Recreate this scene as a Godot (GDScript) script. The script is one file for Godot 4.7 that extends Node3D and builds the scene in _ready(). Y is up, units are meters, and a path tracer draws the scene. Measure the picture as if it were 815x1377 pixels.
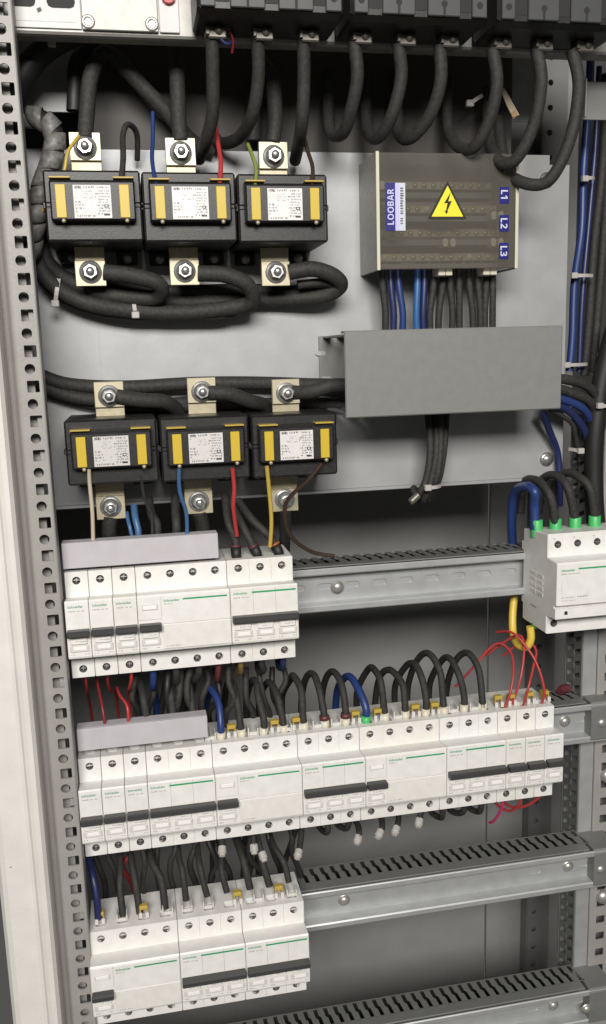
extends Node3D
# An open electrical cabinet. Lengths in this script are millimetres; mv() turns them into metres.
var M := {}
var used := {}
var rng := RandomNumberGenerator.new()

func _ready():
	rng.seed = 7
	# ---- camera, light, exposure
	var cam := Camera3D.new(); cam.name = "camera"; add_child(cam)
	cam.position = mv(59.554, 205.413, 677.174)
	cam.rotation_order = EULER_ORDER_YXZ
	cam.rotation = Vector3(-0.18208, -0.18921, -0.03012)
	cam.fov = 60.923; cam.near = 0.02; cam.far = 20.0; cam.current = true
	var env := Environment.new()
	env.background_mode = Environment.BG_COLOR
	env.background_color = Color(0.62, 0.615, 0.60)
	env.background_energy_multiplier = 0.25
	env.tonemap_mode = Environment.TONE_MAPPER_LINEAR
	env.tonemap_exposure = 1.0
	env.sdfgi_enabled = true; env.ssao_enabled = true; env.ssil_enabled = true
	var we := WorldEnvironment.new(); we.name = "environment"; we.environment = env; add_child(we)
	var lamp := AreaLight3D.new(); lamp.name = "room_ceiling_light"; add_child(lamp)
	lamp.area_size = Vector2(1.3, 0.5)
	lamp.light_color = Color(1.0, 0.985, 0.965)
	lamp.light_energy = 7.0
	lamp.shadow_enabled = true
	lamp.look_at_from_position(mv(-160, 1040, 1980), mv(200, 60, -60))
	materials()
	# ---- large structure
	cabinet_shell()
	left_post()
	right_supports()
	plates()
	rail("upper", -0.5, -44.0, 1)
	rail("second", -154.7, -44.0, 2)
	rail("third", -300.7, -30.0, 3)
	rail("lowest", -454.0, -30.0, 4)
	top_beam()
	# ---- objects
	switches()
	transformers()
	distribution_block()
	trunking()
	breakers()
	surge_arrester()
	cover_strips()
	wires()
	small_things()

# ---------------------------------------------------------------- helpers
func mv(x, y, z) -> Vector3: return Vector3(x, y, z) * 0.001

func mesh_tool() -> SurfaceTool:
	var st := SurfaceTool.new(); st.begin(Mesh.PRIMITIVE_TRIANGLES); st.set_smooth_group(-1)
	return st

func tri(st: SurfaceTool, a: Vector3, b: Vector3, c: Vector3, n: Vector3):
	if (b - a).cross(c - a).dot(n) > 0.0:
		var t := b; b = c; c = t
	for p in [a, b, c]: st.add_vertex(p * 0.001)

func quad(st: SurfaceTool, a: Vector3, b: Vector3, c: Vector3, d: Vector3, n: Vector3):
	tri(st, a, b, c, n); tri(st, a, c, d, n)

func box(st: SurfaceTool, x0, x1, y0, y1, z0, z1, bev := 0.0):
	var lo := Vector3(x0, y0, z0); var hi := Vector3(x1, y1, z1)
	var e: float = min(bev, 0.45 * min(hi.x - lo.x, min(hi.y - lo.y, hi.z - lo.z)))
	var pt := func(s: Vector3, keep: int) -> Vector3:   # a corner pulled in on every axis but one
		var p := Vector3.ZERO
		for k in 3:
			p[k] = hi[k] if s[k] > 0 else lo[k]
			if k != keep: p[k] -= s[k] * e
		return p
	for k in 3:
		var i := (k + 1) % 3; var j := (k + 2) % 3
		for s in [-1.0, 1.0]:
			var c := []
			for ab in [[-1, -1], [1, -1], [1, 1], [-1, 1]]:
				var v := Vector3.ZERO; v[k] = s; v[i] = ab[0]; v[j] = ab[1]
				c.append(pt.call(v, k))
			var n := Vector3.ZERO; n[k] = s
			quad(st, c[0], c[1], c[2], c[3], n)
			if e > 0.0:
				for s2 in [-1.0, 1.0]:     # chamfer between face k,s and face i,s2
					var u := Vector3.ZERO; u[k] = s; u[i] = s2
					var a := u; a[j] = -1; var b := u; b[j] = 1
					quad(st, pt.call(a, k), pt.call(b, k), pt.call(b, i), pt.call(a, i), u)
	if e > 0.0:
		for sx in [-1, 1]:
			for sy in [-1, 1]:
				for sz in [-1, 1]:
					var v := Vector3(sx, sy, sz)
					tri(st, pt.call(v, 0), pt.call(v, 1), pt.call(v, 2), v)

# a polygon in the plane of (ax, ay), pushed along az from h0 to h1, with chamfered rims
func prism(st: SurfaceTool, poly: Array, o: Vector3, ax: Vector3, ay: Vector3, az: Vector3, h0: float, h1: float, bev := 0.0, skip := []):
	var n := poly.size()
	var area := 0.0
	for i in n: area += (poly[i] as Vector2).cross(poly[(i + 1) % n])
	var sgn := signf(area)
	var inner := []
	for i in n:
		var p: Vector2 = poly[i]
		var d0: Vector2 = (p - poly[(i + n - 1) % n]).normalized()
		var d1: Vector2 = (poly[(i + 1) % n] - p).normalized()
		var n0 := Vector2(-d0.y, d0.x) * sgn; var n1 := Vector2(-d1.y, d1.x) * sgn
		var m := n0 + n1
		m = m / max(0.3, m.dot(n0))
		inner.append(p + m * bev)
	var P := func(q: Vector2, h: float) -> Vector3: return o + ax * q.x + ay * q.y + az * h
	for i in n:
		var a: Vector2 = poly[i]; var b: Vector2 = poly[(i + 1) % n]
		var d := (b - a).normalized()
		var out := -Vector2(-d.y, d.x) * sgn
		var nn := ax * out.x + ay * out.y
		if not i in skip:
			quad(st, P.call(a, h0 + bev), P.call(b, h0 + bev), P.call(b, h1 - bev), P.call(a, h1 - bev), nn)
		if bev > 0.0:
			quad(st, P.call(a, h0 + bev), P.call(b, h0 + bev), P.call(inner[(i + 1) % n], h0), P.call(inner[i], h0), nn - az)
			quad(st, P.call(a, h1 - bev), P.call(b, h1 - bev), P.call(inner[(i + 1) % n], h1), P.call(inner[i], h1), nn + az)
	var idx := Geometry2D.triangulate_polygon(PackedVector2Array(inner))
	for i in range(0, idx.size(), 3):
		tri(st, P.call(inner[idx[i]], h0), P.call(inner[idx[i + 1]], h0), P.call(inner[idx[i + 2]], h0), -az)
		tri(st, P.call(inner[idx[i]], h1), P.call(inner[idx[i + 1]], h1), P.call(inner[idx[i + 2]], h1), az)

func circle(c: Vector2, r: float, n := 14) -> Array:
	var a := []
	for i in n: a.append(c + Vector2(cos(TAU * i / n), sin(TAU * i / n)) * r)
	return a

func rect_hole(c: Vector2, w: float, h: float, r := 0.6) -> Array:
	var a := []
	for q in 4:
		var s := Vector2([1, -1, -1, 1][q], [1, 1, -1, -1][q])
		var cc := c + Vector2(s.x * (w / 2 - r), s.y * (h / 2 - r))
		for k in 3: a.append(cc + Vector2(cos(PI / 2 * (q + k / 2.0)), sin(PI / 2 * (q + k / 2.0))) * r)
	return a

# one sheet cell from (u0,v0) to (u1,v1) with a hole through it (or none); t is the sheet's thickness, n its outward side
func holed(st: SurfaceTool, o: Vector3, ax: Vector3, ay: Vector3, u0: float, u1: float, v0: float, v1: float, hole: Array, t: float):
	var n := ax.cross(ay)
	var P := func(q: Vector2, back: bool) -> Vector3: return o + ax * q.x + ay * q.y - (n * t if back else Vector3.ZERO)
	var cs := [Vector2(u0, v0), Vector2(u1, v0), Vector2(u1, v1), Vector2(u0, v1)]
	if hole.is_empty():
		quad(st, P.call(cs[0], false), P.call(cs[1], false), P.call(cs[2], false), P.call(cs[3], false), n)
		return
	var c := Vector2.ZERO
	for p in hole: c += p
	c /= hole.size()
	var k := hole.size()
	var edge := func(p: Vector2) -> Vector2:
		var d := p - c
		var s := 1e9
		if d.x > 1e-6: s = min(s, (u1 - c.x) / d.x)
		if d.x < -1e-6: s = min(s, (u0 - c.x) / d.x)
		if d.y > 1e-6: s = min(s, (v1 - c.y) / d.y)
		if d.y < -1e-6: s = min(s, (v0 - c.y) / d.y)
		return c + d * s
	for i in k:
		var a: Vector2 = hole[i]; var b: Vector2 = hole[(i + 1) % k]
		var oa: Vector2 = edge.call(a); var ob: Vector2 = edge.call(b)
		for back in [false, true]:
			if back and t <= 0.0: continue
			var nn := -n if back else n
			quad(st, P.call(a, back), P.call(b, back), P.call(ob, back), P.call(oa, back), nn)
			var mid := []   # the sheet's corners that this slice takes in, in order
			for q in cs:
				var f: float = fposmod((a - c).angle_to(q - c), TAU); var g: float = fposmod((a - c).angle_to(b - c), TAU)
				if f > 1e-5 and f < g - 1e-5: mid.append([f, q])
			mid.sort_custom(func(p, q): return p[0] < q[0])
			for m in mid.size():
				tri(st, P.call(oa, back), P.call(mid[m][1], back), P.call(mid[m + 1][1] if m + 1 < mid.size() else ob, back), nn)
		if t > 0.0:
			var m := (a + b) / 2 - c
			quad(st, P.call(a, false), P.call(b, false), P.call(b, true), P.call(a, true), -(ax * m.x + ay * m.y))

func tube(st: SurfaceTool, pts: Array, r: float, n := 9, per := 6):
	var path := []
	var k := pts.size()
	for i in k - 1:
		var p0: Vector3 = pts[max(i - 1, 0)]; var p1: Vector3 = pts[i]; var p2: Vector3 = pts[i + 1]; var p3: Vector3 = pts[min(i + 2, k - 1)]
		for s in per: path.append(p1.cubic_interpolate(p2, p0, p3, float(s) / per))
	path.append(pts[k - 1])
	st.set_smooth_group(1)
	var up := Vector3(0.31, 0.77, 0.56).normalized()
	var rings := []
	for i in path.size():
		var d: Vector3 = (path[min(i + 1, path.size() - 1)] - path[max(i - 1, 0)]).normalized()
		if absf(d.dot(up)) > 0.98: up = Vector3(d.y, d.z, d.x)
		var a := (up - d * up.dot(d)).normalized(); up = a
		var b := d.cross(a)
		var ring := []
		for j in n: ring.append(path[i] + (a * cos(TAU * j / n) + b * sin(TAU * j / n)) * r)
		rings.append(ring)
	for i in path.size() - 1:
		for j in n:
			var m := (j + 1) % n
			quad(st, rings[i][j], rings[i][m], rings[i + 1][m], rings[i + 1][j], rings[i][j] + rings[i][m] - path[i] * 2.0)
	st.set_smooth_group(-1)
	for e in [0, path.size() - 1]:
		var d: Vector3 = (path[0] - path[1]) if e == 0 else (path[e] - path[e - 1])
		for j in n: tri(st, path[e], rings[e][j], rings[e][(j + 1) % n], d)

# rings of radius p[i].x at height p[i].y along az
func lathe(st: SurfaceTool, prof: Array, o: Vector3, az: Vector3, n := 14, smooth := true):
	var ax := az.cross(Vector3(0.3, 0.9, 0.2)).normalized(); var ay := az.cross(ax).normalized()
	if smooth: st.set_smooth_group(2)
	for i in prof.size() - 1:
		var p: Vector2 = prof[i]; var q: Vector2 = prof[i + 1]
		var dn := Vector2(q.y - p.y, -(q.x - p.x))
		for j in n:
			var a := ax * cos(TAU * j / n) + ay * sin(TAU * j / n); var b := ax * cos(TAU * (j + 1) / n) + ay * sin(TAU * (j + 1) / n)
			quad(st, o + a * p.x + az * p.y, o + b * p.x + az * p.y, o + b * q.x + az * q.y, o + a * q.x + az * q.y, (a + b) * 0.5 * dn.x + az * dn.y)
	st.set_smooth_group(-1)

func numbered(called: String) -> String:
	var k: int = used.get(called, 0); used[called] = k + 1
	return called if k == 0 else "%s_%03d" % [called, k]

func tag(o: Node, label: String, category: String, group := ""):
	o.set_meta("label", label); o.set_meta("category", category)
	if group: o.set_meta("group", group)

func thing(called: String, label: String, category: String, at: Vector3, group := "") -> Node3D:
	var o := Node3D.new(); o.name = numbered(called); add_child(o)
	o.position = at * 0.001
	tag(o, label, category, group)
	return o

func obj(called: String, st: SurfaceTool, m: Material, parent: Node = null) -> MeshInstance3D:
	st.generate_normals()
	st.index()
	return inst(called, st.commit(), m, parent)

func inst(called: String, mesh: Mesh, m: Material, parent: Node = null) -> MeshInstance3D:
	var o := MeshInstance3D.new(); o.mesh = mesh
	if m: o.material_override = m
	if parent:
		var k := 0
		for c in parent.get_children():
			if String(c.name) == called or String(c.name).begins_with(called + "_0"): k += 1
		o.name = called if k == 0 else "%s_%03d" % [called, k]
		parent.add_child(o, true)
	else:
		o.name = numbered(called); add_child(o, true)
	return o

func copy(root: Node3D, at: Vector3, label: String) -> Node3D:
	var r: Node3D = root.duplicate()
	r.name = numbered(String(root.name)); add_child(r); r.position = at * 0.001
	r.set_meta("label", label)
	return r

func lettering(s: String, h: float, at: Vector3, m: Material, parent: Node, called := "lettering", turn := 0.0, font := "Droid Sans", weight := 700) -> MeshInstance3D:
	var t := TextMesh.new(); t.text = s
	var f := SystemFont.new(); f.font_names = PackedStringArray([font]); f.font_weight = weight
	t.font = f; t.font_size = 12; t.pixel_size = h / 0.714 / 12.0 * 0.001; t.depth = 0.00008; t.curve_step = 0.6
	t.horizontal_alignment = HORIZONTAL_ALIGNMENT_LEFT if turn == 0.0 else HORIZONTAL_ALIGNMENT_CENTER
	var o := inst(called, t, m, parent)
	o.position = at * 0.001; o.rotation.z = turn
	return o

# ---------------------------------------------------------------- materials
func noise_tex(fr: float, lo: Color, hi: Color, kind := FastNoiseLite.TYPE_SIMPLEX_SMOOTH, normal := false, oct := 4, size := 512) -> NoiseTexture2D:
	var f := FastNoiseLite.new(); f.noise_type = kind; f.frequency = fr; f.fractal_octaves = oct; f.seed = 11
	var t := NoiseTexture2D.new(); t.width = size; t.height = size; t.seamless = true; t.noise = f
	if normal:
		t.as_normal_map = true; t.bump_strength = 2.0
	else:
		var g := Gradient.new(); g.set_color(0, lo); g.set_color(1, hi); t.color_ramp = g
	return t

func mat(called: String, r: float, g: float, b: float, rough: float, metal := 0.0, tex: Texture2D = null, scale := 10.0, bump: Texture2D = null, bs := 0.3) -> StandardMaterial3D:
	var m := StandardMaterial3D.new()
	m.albedo_color = Color(r, g, b).linear_to_srgb(); m.roughness = rough; m.metallic = metal
	if tex or bump:
		m.uv1_triplanar = true; m.uv1_world_triplanar = true; m.uv1_scale = Vector3.ONE * scale
	if tex: m.albedo_texture = tex
	if bump: m.normal_enabled = true; m.normal_texture = bump; m.normal_scale = bs
	M[called] = m
	return m

func materials():
	var blotch := noise_tex(0.012, Color(0.89, 0.89, 0.9), Color(1, 1, 1), FastNoiseLite.TYPE_SIMPLEX_SMOOTH, false, 5)
	var spangle := noise_tex(0.05, Color(0.80, 0.81, 0.82), Color(1, 1, 1), FastNoiseLite.TYPE_CELLULAR, false, 2)
	var patches := noise_tex(0.006, Color(0.93, 0.932, 0.935), Color(1, 1, 1), FastNoiseLite.TYPE_SIMPLEX_SMOOTH, false, 6, 1024)
	var soft := noise_tex(0.01, Color(0.955, 0.952, 0.945), Color(1, 1, 1), FastNoiseLite.TYPE_SIMPLEX_SMOOTH, false, 5)
	var dust := noise_tex(0.03, Color(0.55, 0.54, 0.52), Color(1, 1, 1), FastNoiseLite.TYPE_SIMPLEX_SMOOTH, false, 5)
	var scuff := noise_tex(0.03, Color(0.955, 0.95, 0.945), Color(1, 1, 1), FastNoiseLite.TYPE_SIMPLEX_SMOOTH, false, 6, 1024)
	var grain := noise_tex(0.08, Color.BLACK, Color.WHITE, FastNoiseLite.TYPE_SIMPLEX_SMOOTH, true, 3)
	mat("paint", 0.315, 0.303, 0.288, 0.5, 0.0, soft, 6, grain, 0.15)
	mat("cream", 0.70, 0.68, 0.65, 0.45, 0.0, soft, 5, grain, 0.1)
	mat("rear", 0.25, 0.253, 0.25, 0.55, 0.0, soft, 4)
	mat("shell", 0.17, 0.17, 0.168, 0.6, 0.0, soft, 4)
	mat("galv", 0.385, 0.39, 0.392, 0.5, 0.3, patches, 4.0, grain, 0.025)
	mat("shading", 0.045, 0.041, 0.037, 0.6, 0.0, scuff, 5)
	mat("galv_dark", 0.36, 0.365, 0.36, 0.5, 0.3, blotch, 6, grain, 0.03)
	mat("galv_rail", 0.50, 0.51, 0.51, 0.42, 0.45, patches, 7, grain, 0.03)
	mat("channel", 0.22, 0.225, 0.22, 0.5, 0.3, soft, 9)
	mat("beam_white", 0.60, 0.60, 0.59, 0.5, 0.0, soft, 8)
	mat("beam_zinc", 0.35, 0.34, 0.31, 0.45, 0.3, blotch, 12)
	mat("duct", 0.198, 0.203, 0.196, 0.5, 0.0, scuff, 3)
	mat("strip", 0.50, 0.48, 0.51, 0.45, 0.0, soft, 9)
	mat("white", 0.77, 0.76, 0.735, 0.42, 0.0, soft, 14)
	mat("white_b", 0.74, 0.725, 0.69, 0.45, 0.0, soft, 17)
	mat("white_c", 0.75, 0.745, 0.725, 0.4, 0.0, soft, 21)
	mat("white_clip", 0.82, 0.81, 0.79, 0.3)
	mat("clear_clip", 0.60, 0.58, 0.55, 0.25)
	mat("black_plastic", 0.021, 0.020, 0.020, 0.42, 0.0, dust, 14, grain, 0.15)
	mat("black_matt", 0.012, 0.012, 0.012, 0.7)
	mat("toggle", 0.045, 0.044, 0.045, 0.38)
	mat("shroud", 0.05, 0.052, 0.053, 0.5, 0.0, soft, 14)
	mat("rubber", 0.045, 0.043, 0.041, 0.72, 0.0, dust, 16)
	mat("black_dark", 0.012, 0.012, 0.012, 0.55)
	mat("sleeve", 0.26, 0.255, 0.25, 0.5, 0.0, dust, 14)
	mat("braid", 0.03, 0.028, 0.028, 0.6, 0.0, noise_tex(0.12, Color(0.25, 0.25, 0.25), Color(1, 1, 1), FastNoiseLite.TYPE_CELLULAR, false, 1), 20)
	for c in [["blue", 0.018, 0.040, 0.15], ["blue_bright", 0.03, 0.11, 0.30], ["blue_steel", 0.05, 0.12, 0.25], ["navy", 0.015, 0.022, 0.085], ["red", 0.40, 0.04, 0.04], ["red_dark", 0.20, 0.02, 0.02], ["pink", 0.45, 0.03, 0.12], ["maroon", 0.11, 0.025, 0.03], ["orange", 0.35, 0.09, 0.03], ["green", 0.20, 0.26, 0.06], ["brown", 0.045, 0.026, 0.018], ["mustard", 0.46, 0.33, 0.06], ["mustard_dark", 0.20, 0.14, 0.04], ["yellow", 0.68, 0.48, 0.07], ["beige", 0.52, 0.45, 0.34], ["cream_plastic", 0.58, 0.54, 0.43], ["green_plastic", 0.06, 0.42, 0.12], ["yellow_chip", 0.54, 0.385, 0.025], ["tie", 0.42, 0.40, 0.38]]:
		mat(c[0], c[1], c[2], c[3], 0.42)
	M["cream_sleeve"] = M.cream_plastic
	mat("zinc_yellow", 0.52, 0.47, 0.34, 0.4, 0.45, soft, 20)
	mat("brass_tab", 0.46, 0.41, 0.28, 0.45, 0.5, blotch, 20)
	mat("steel", 0.72, 0.71, 0.69, 0.28, 0.85)
	mat("steel_dull", 0.50, 0.49, 0.46, 0.42, 0.7)
	mat("lug_dark", 0.17, 0.16, 0.14, 0.45, 0.6)
	mat("screw_dark", 0.16, 0.15, 0.14, 0.45, 0.5)
	mat("hole_dark", 0.05, 0.048, 0.045, 0.6)
	mat("brass", 0.42, 0.37, 0.26, 0.4, 0.4)
	mat("ink", 0.10, 0.10, 0.10, 0.6)
	mat("ink_line", 0.42, 0.41, 0.39, 0.6)
	mat("ink_pale", 0.34, 0.34, 0.33, 0.6)
	mat("green_ink", 0.02, 0.30, 0.12, 0.5)
	mat("green_ink_pale", 0.05, 0.26, 0.13, 0.5)
	mat("sticker_blue", 0.012, 0.012, 0.16, 0.35)
	mat("sticker_white", 0.55, 0.57, 0.66, 0.4)
	mat("sticker_ink", 0.50, 0.50, 0.75, 0.4)
	mat("warn_yellow", 0.78, 0.70, 0.03, 0.4)
	mat("cork", 0.42, 0.27, 0.14, 0.6)
	var s := mat("smoke", 0.15, 0.14, 0.115, 0.1)
	s.transparency = BaseMaterial3D.TRANSPARENCY_ALPHA; s.albedo_color.a = 0.36
	var cl := mat("clear", 0.75, 0.73, 0.68, 0.15)
	cl.transparency = BaseMaterial3D.TRANSPARENCY_ALPHA; cl.albedo_color.a = 0.28
	for i in 6: M["plate_label_%d" % i] = print_material(104, 92, 3, [0.80, 0.84, 0.82, 0.72, 0.75, 0.78][i], i)

# the printed transformer label: a heading, columns of small type and ruled lines, too small to read
func print_material(w: int, h: int, sd: int, white: float, wear: int) -> StandardMaterial3D:
	var r := RandomNumberGenerator.new(); r.seed = sd
	var im := Image.create(w, h, false, Image.FORMAT_RGB8); im.fill(Color(white + 0.04, white + 0.03, white + 0.02))
	var ink := Color(0.10, 0.10, 0.10)
	var words := func(x0: int, x1: int, y: int, hh: int, dark: float):
		var x := x0
		while x < x1 - 2:
			var ww := r.randi_range(2, 7)
			for k in ww:
				if r.randf() < 0.72 and x + k < x1: im.fill_rect(Rect2i(x + k, y + r.randi_range(0, 1), 1, hh - r.randi_range(0, 1)), ink.lerp(Color(0.9, 0.9, 0.9), 1.0 - dark * r.randf_range(0.7, 1.0)))
			x += ww + r.randi_range(1, 4)
	words.call(4, 24, 2, 8, 1.0); words.call(28, 60, 3, 6, 0.9); words.call(66, 96, 4, 5, 0.7)
	for i in 9: words.call(60 + r.randi_range(0, 8), 100, 14 + i * 8, 4, 0.75)
	for i in 4: words.call(28, 54, 16 + i * 6, 3, 0.5)
	for i in 4: words.call(4, r.randi_range(12, 34), 44 + i * 9, 5, 0.7)
	words.call(4, 58, 83, 5, 0.8)
	im.fill_rect(Rect2i(84, 54, 12, 8), ink); im.fill_rect(Rect2i(87, 56, 6, 4), Color(0.9, 0.9, 0.9)); im.fill_rect(Rect2i(82, 80, 16, 5), ink)
	r.seed = 50 + wear          # rubbed and smudged spots, different on each label
	for i in 40:
		var g := white * r.randf_range(0.75, 1.1)
		im.fill_rect(Rect2i(r.randi_range(0, w - 8), r.randi_range(0, h - 4), r.randi_range(2, 7), r.randi_range(1, 3)), Color(g, g * 0.99, g * 0.98))
	var m := StandardMaterial3D.new(); m.albedo_texture = ImageTexture.create_from_image(im); m.roughness = 0.5; m.metallic = 0.0
	return m

# ---------------------------------------------------------------- structure
func struct(called: String, st: SurfaceTool, m: Material) -> MeshInstance3D:
	var o := obj(called, st, m); o.set_meta("kind", "structure"); return o

func cabinet_shell():
	var X := Vector3.RIGHT; var Y := Vector3.UP; var Z := Vector3.BACK
	var st := mesh_tool(); box(st, -60, 459.0, -760, 600, -263, -260, 0.8)
	box(st, 460.5, 560, -760, 600, -263, -258.6, 0.8); struct("rear_panel", st, M.rear)
	st = mesh_tool(); box(st, 560, 563, -760, 600, -263, -20, 0.5); struct("right_side_wall", st, M.shell)
	st = mesh_tool(); box(st, -63, -60, -760, 600, -263, 10, 0.5); struct("left_side_wall", st, M.shell)
	st = mesh_tool(); box(st, -63, 563, 600, 603, -263, 10, 0.5); struct("cabinet_roof", st, M.shell)
	st = mesh_tool(); box(st, -63, 563, -763, -760, -263, 10, 0.5); struct("cabinet_floor", st, M.shell)
	# rear corner post with small round holes
	var t := thing("rear_corner_post", "grey perforated corner post standing deep inside beside the rear panel", "post", Vector3(522, -760, -240))
	st = mesh_tool()
	for i in 54: holed(st, Vector3(0, i * 25.0, 0), X, Y, -14, 14, 0, 25, circle(Vector2(-6, 12.5), 3.2, 10), 1.5)
	box(st, -15.5, -14, 0, 1350, -18, 0, 0.4)
	obj("post_profile", st, M.shell, t)
	# the pale outer frame of the cabinet on the left
	t = thing("cabinet_frame", "cream painted outer edge of the cabinet at the far left", "cabinet frame", Vector3(-46, -760, 0))
	st = mesh_tool()
	prism(st, [Vector2(-20, -60), Vector2(-20, 24), Vector2(-17, 28), Vector2(-13, 30), Vector2(5, 30), Vector2(7.5, 31), Vector2(9.5, 34.5), Vector2(12.5, 36), Vector2(16, 35.5), Vector2(18.5, 32.5), Vector2(19.3, 28), Vector2(19.3, -60)], Vector3.ZERO, X, Z, Y, 0, 1360, 0.0)
	obj("frame_profile", st, M.cream, t)
	for q in [[-31.5, 30.05, -112], [-24, 36.4, -45], [-35, 30.05, 76], [-33, 30.05, -250], [-55, 30.05, -180]]:
		st = mesh_tool(); prism(st, circle(Vector2.ZERO, 0.55, 7), Vector3(q[0] + 46, q[2] + 760, q[1]), X, Y, Z, -0.4, 0.15); obj("paint_chip", st, M.ink, t)

func left_post():
	var X := Vector3.RIGHT; var Y := Vector3.UP; var Z := Vector3.BACK
	var t := thing("perforated_post", "grey painted post with alternate round and square holes at the left", "post", Vector3(-10.5, -411, 19))
	var st := mesh_tool()
	for i in range(-14, 61):
		var y := 349.0 - 12.5 * i + 411
		var hole := circle(Vector2(0, y), 3.7, 16) if i % 2 == 0 else rect_hole(Vector2(1.4, y), 8.6, 8.4, 0.7)
		holed(st, Vector3.ZERO, X, Y, -7.6, 7.4, y - 6.25, y + 6.25, hole, 1.6)
	var y0 := 349.0 - 12.5 * 60 + 411 - 6.25; var y1 := 349.0 + 12.5 * 14 + 411 + 6.25
	# the rounded fold on the left and the returned edge on the right
	prism(st, [Vector2(-7.6, 0), Vector2(-9.0, -0.4), Vector2(-10.2, -1.5), Vector2(-12, -4.6), Vector2(-13.2, -5.6), Vector2(-16, -6), Vector2(-17, -9), Vector2(-15, -9), Vector2(-9.4, -4), Vector2(-7.6, -1.6)], Vector3(0, 0, 0), X, Z, Y, y0, y1)
	prism(st, [Vector2(7.4, 0), Vector2(8.2, -0.5), Vector2(8.6, -1.6), Vector2(8.6, -16), Vector2(7.2, -16), Vector2(7.2, -1.6)], Vector3.ZERO, X, Z, Y, y0, y1)
	obj("post_face", st, M.paint, t)
	st = mesh_tool(); box(st, -9, 1.5, y0, y1, -13, -11.5, 0.3); box(st, -10.5, -9, y0, y1, -30, -4, 0.3)
	obj("inner_profile", st, M.paint, t)
	# hardware behind some of the holes
	for i in [1, 3, 9, 15, 17, 23, 31, 39, 47, 55]:
		st = mesh_tool()
		box(st, 1.5, 7, 349.0 - 12.5 * i + 411 - 9 + (i % 4), 349.0 - 12.5 * i + 411 + 7, -10, -6, 0.4)
		obj("cage_nut", st, M.paint, t)

func right_supports():
	var X := Vector3.RIGHT; var Y := Vector3.UP; var Z := Vector3.BACK
	# vertical channel: slotted web facing left, plain flange facing forward
	var t := thing("slotted_channel", "vertical dark grey channel with slanted slots in its side at right", "channel", Vector3(480, -560, -62))
	var st := mesh_tool()
	for i in 56:
		for k in 2:
			var c := Vector2(-9.0 - 13.0 * k, i * 12.5 + 6.25)
			var hole := []
			for q in [[-6.1, 5.0], [-6.1, 0.4], [-0.9, -2.2], [6.1, -5.2], [6.1, -0.6], [0.9, 2.2]]: hole.append(c + Vector2(-q[0] * 0.93, q[1]))
			hole.reverse()
			holed(st, Vector3(-8, 0, 0), Z, Y, -2.5 - 13.0 * (k + 1), -2.5 - 13.0 * k, i * 12.5, (i + 1) * 12.5, ordered(hole), 0.8)
	box(st, -8, -6.4, 0, 700, -2.5, 0.1, 0.2); box(st, -8, -6.5, 0, 700, -31, -28.5, 0.2)
	obj("slotted_web", st, M.channel, t)
	st = mesh_tool(); box(st, -6.4, 8, 0, 700, -1.6, 0, 0.4); box(st, -8, 8, 0, 700, -32.5, -31, 0.4); box(st, 6.6, 8, 0, 700, -31, -1.7, 0.2); obj("flange", st, M.galv_rail, t)
	t = thing("square_hole_post", "grey post with square holes and bolt heads at the lower right edge", "post", Vector3(502, -560, -60))
	st = mesh_tool()
	for i in 40:
		var y := i * 18.9
		holed(st, Vector3.ZERO, X, Y, -12, 22, y, y + 18.9, rect_hole(Vector2(-1.5, y + 9.4), 9.5, 8.6, 0.7), 1.6)
	prism(st, [Vector2(-12, 0), Vector2(-13.2, -0.6), Vector2(-13.6, -1.8), Vector2(-13.6, -20), Vector2(-12, -20), Vector2(-12, -1.6)], Vector3.ZERO, X, Z, Y, 0, 756)
	obj("post_face", st, M.paint, t)
	st = mesh_tool(); box(st, -12, 22, 0, 756, -22, -20.5, 0.3); obj("post_back", st, M.shell, t)
	for y in [340.0, 206.0]:
		st = mesh_tool(); lathe(st, [Vector2(0, 6.5), Vector2(3, 6.3), Vector2(6, 4.6), Vector2(7.4, 2.2), Vector2(7.6, 0)], Vector3(0, y, 0), Z); obj("bolt_head", st, M.steel_dull, t)

func ordered(a: Array) -> Array:   # anticlockwise round the middle
	var c := Vector2.ZERO
	for p in a: c += p
	c /= a.size()
	a.sort_custom(func(p, q): return (p - c).angle() < (q - c).angle())
	return a

func bolt(st: SurfaceTool, o: Vector3, r: float, az := Vector3.BACK):
	lathe(st, [Vector2(0, r * 0.62), Vector2(r * 0.45, r * 0.58), Vector2(r * 0.8, r * 0.38), Vector2(r, 0.5), Vector2(r * 1.0, 0)], o, az, 14)

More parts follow.
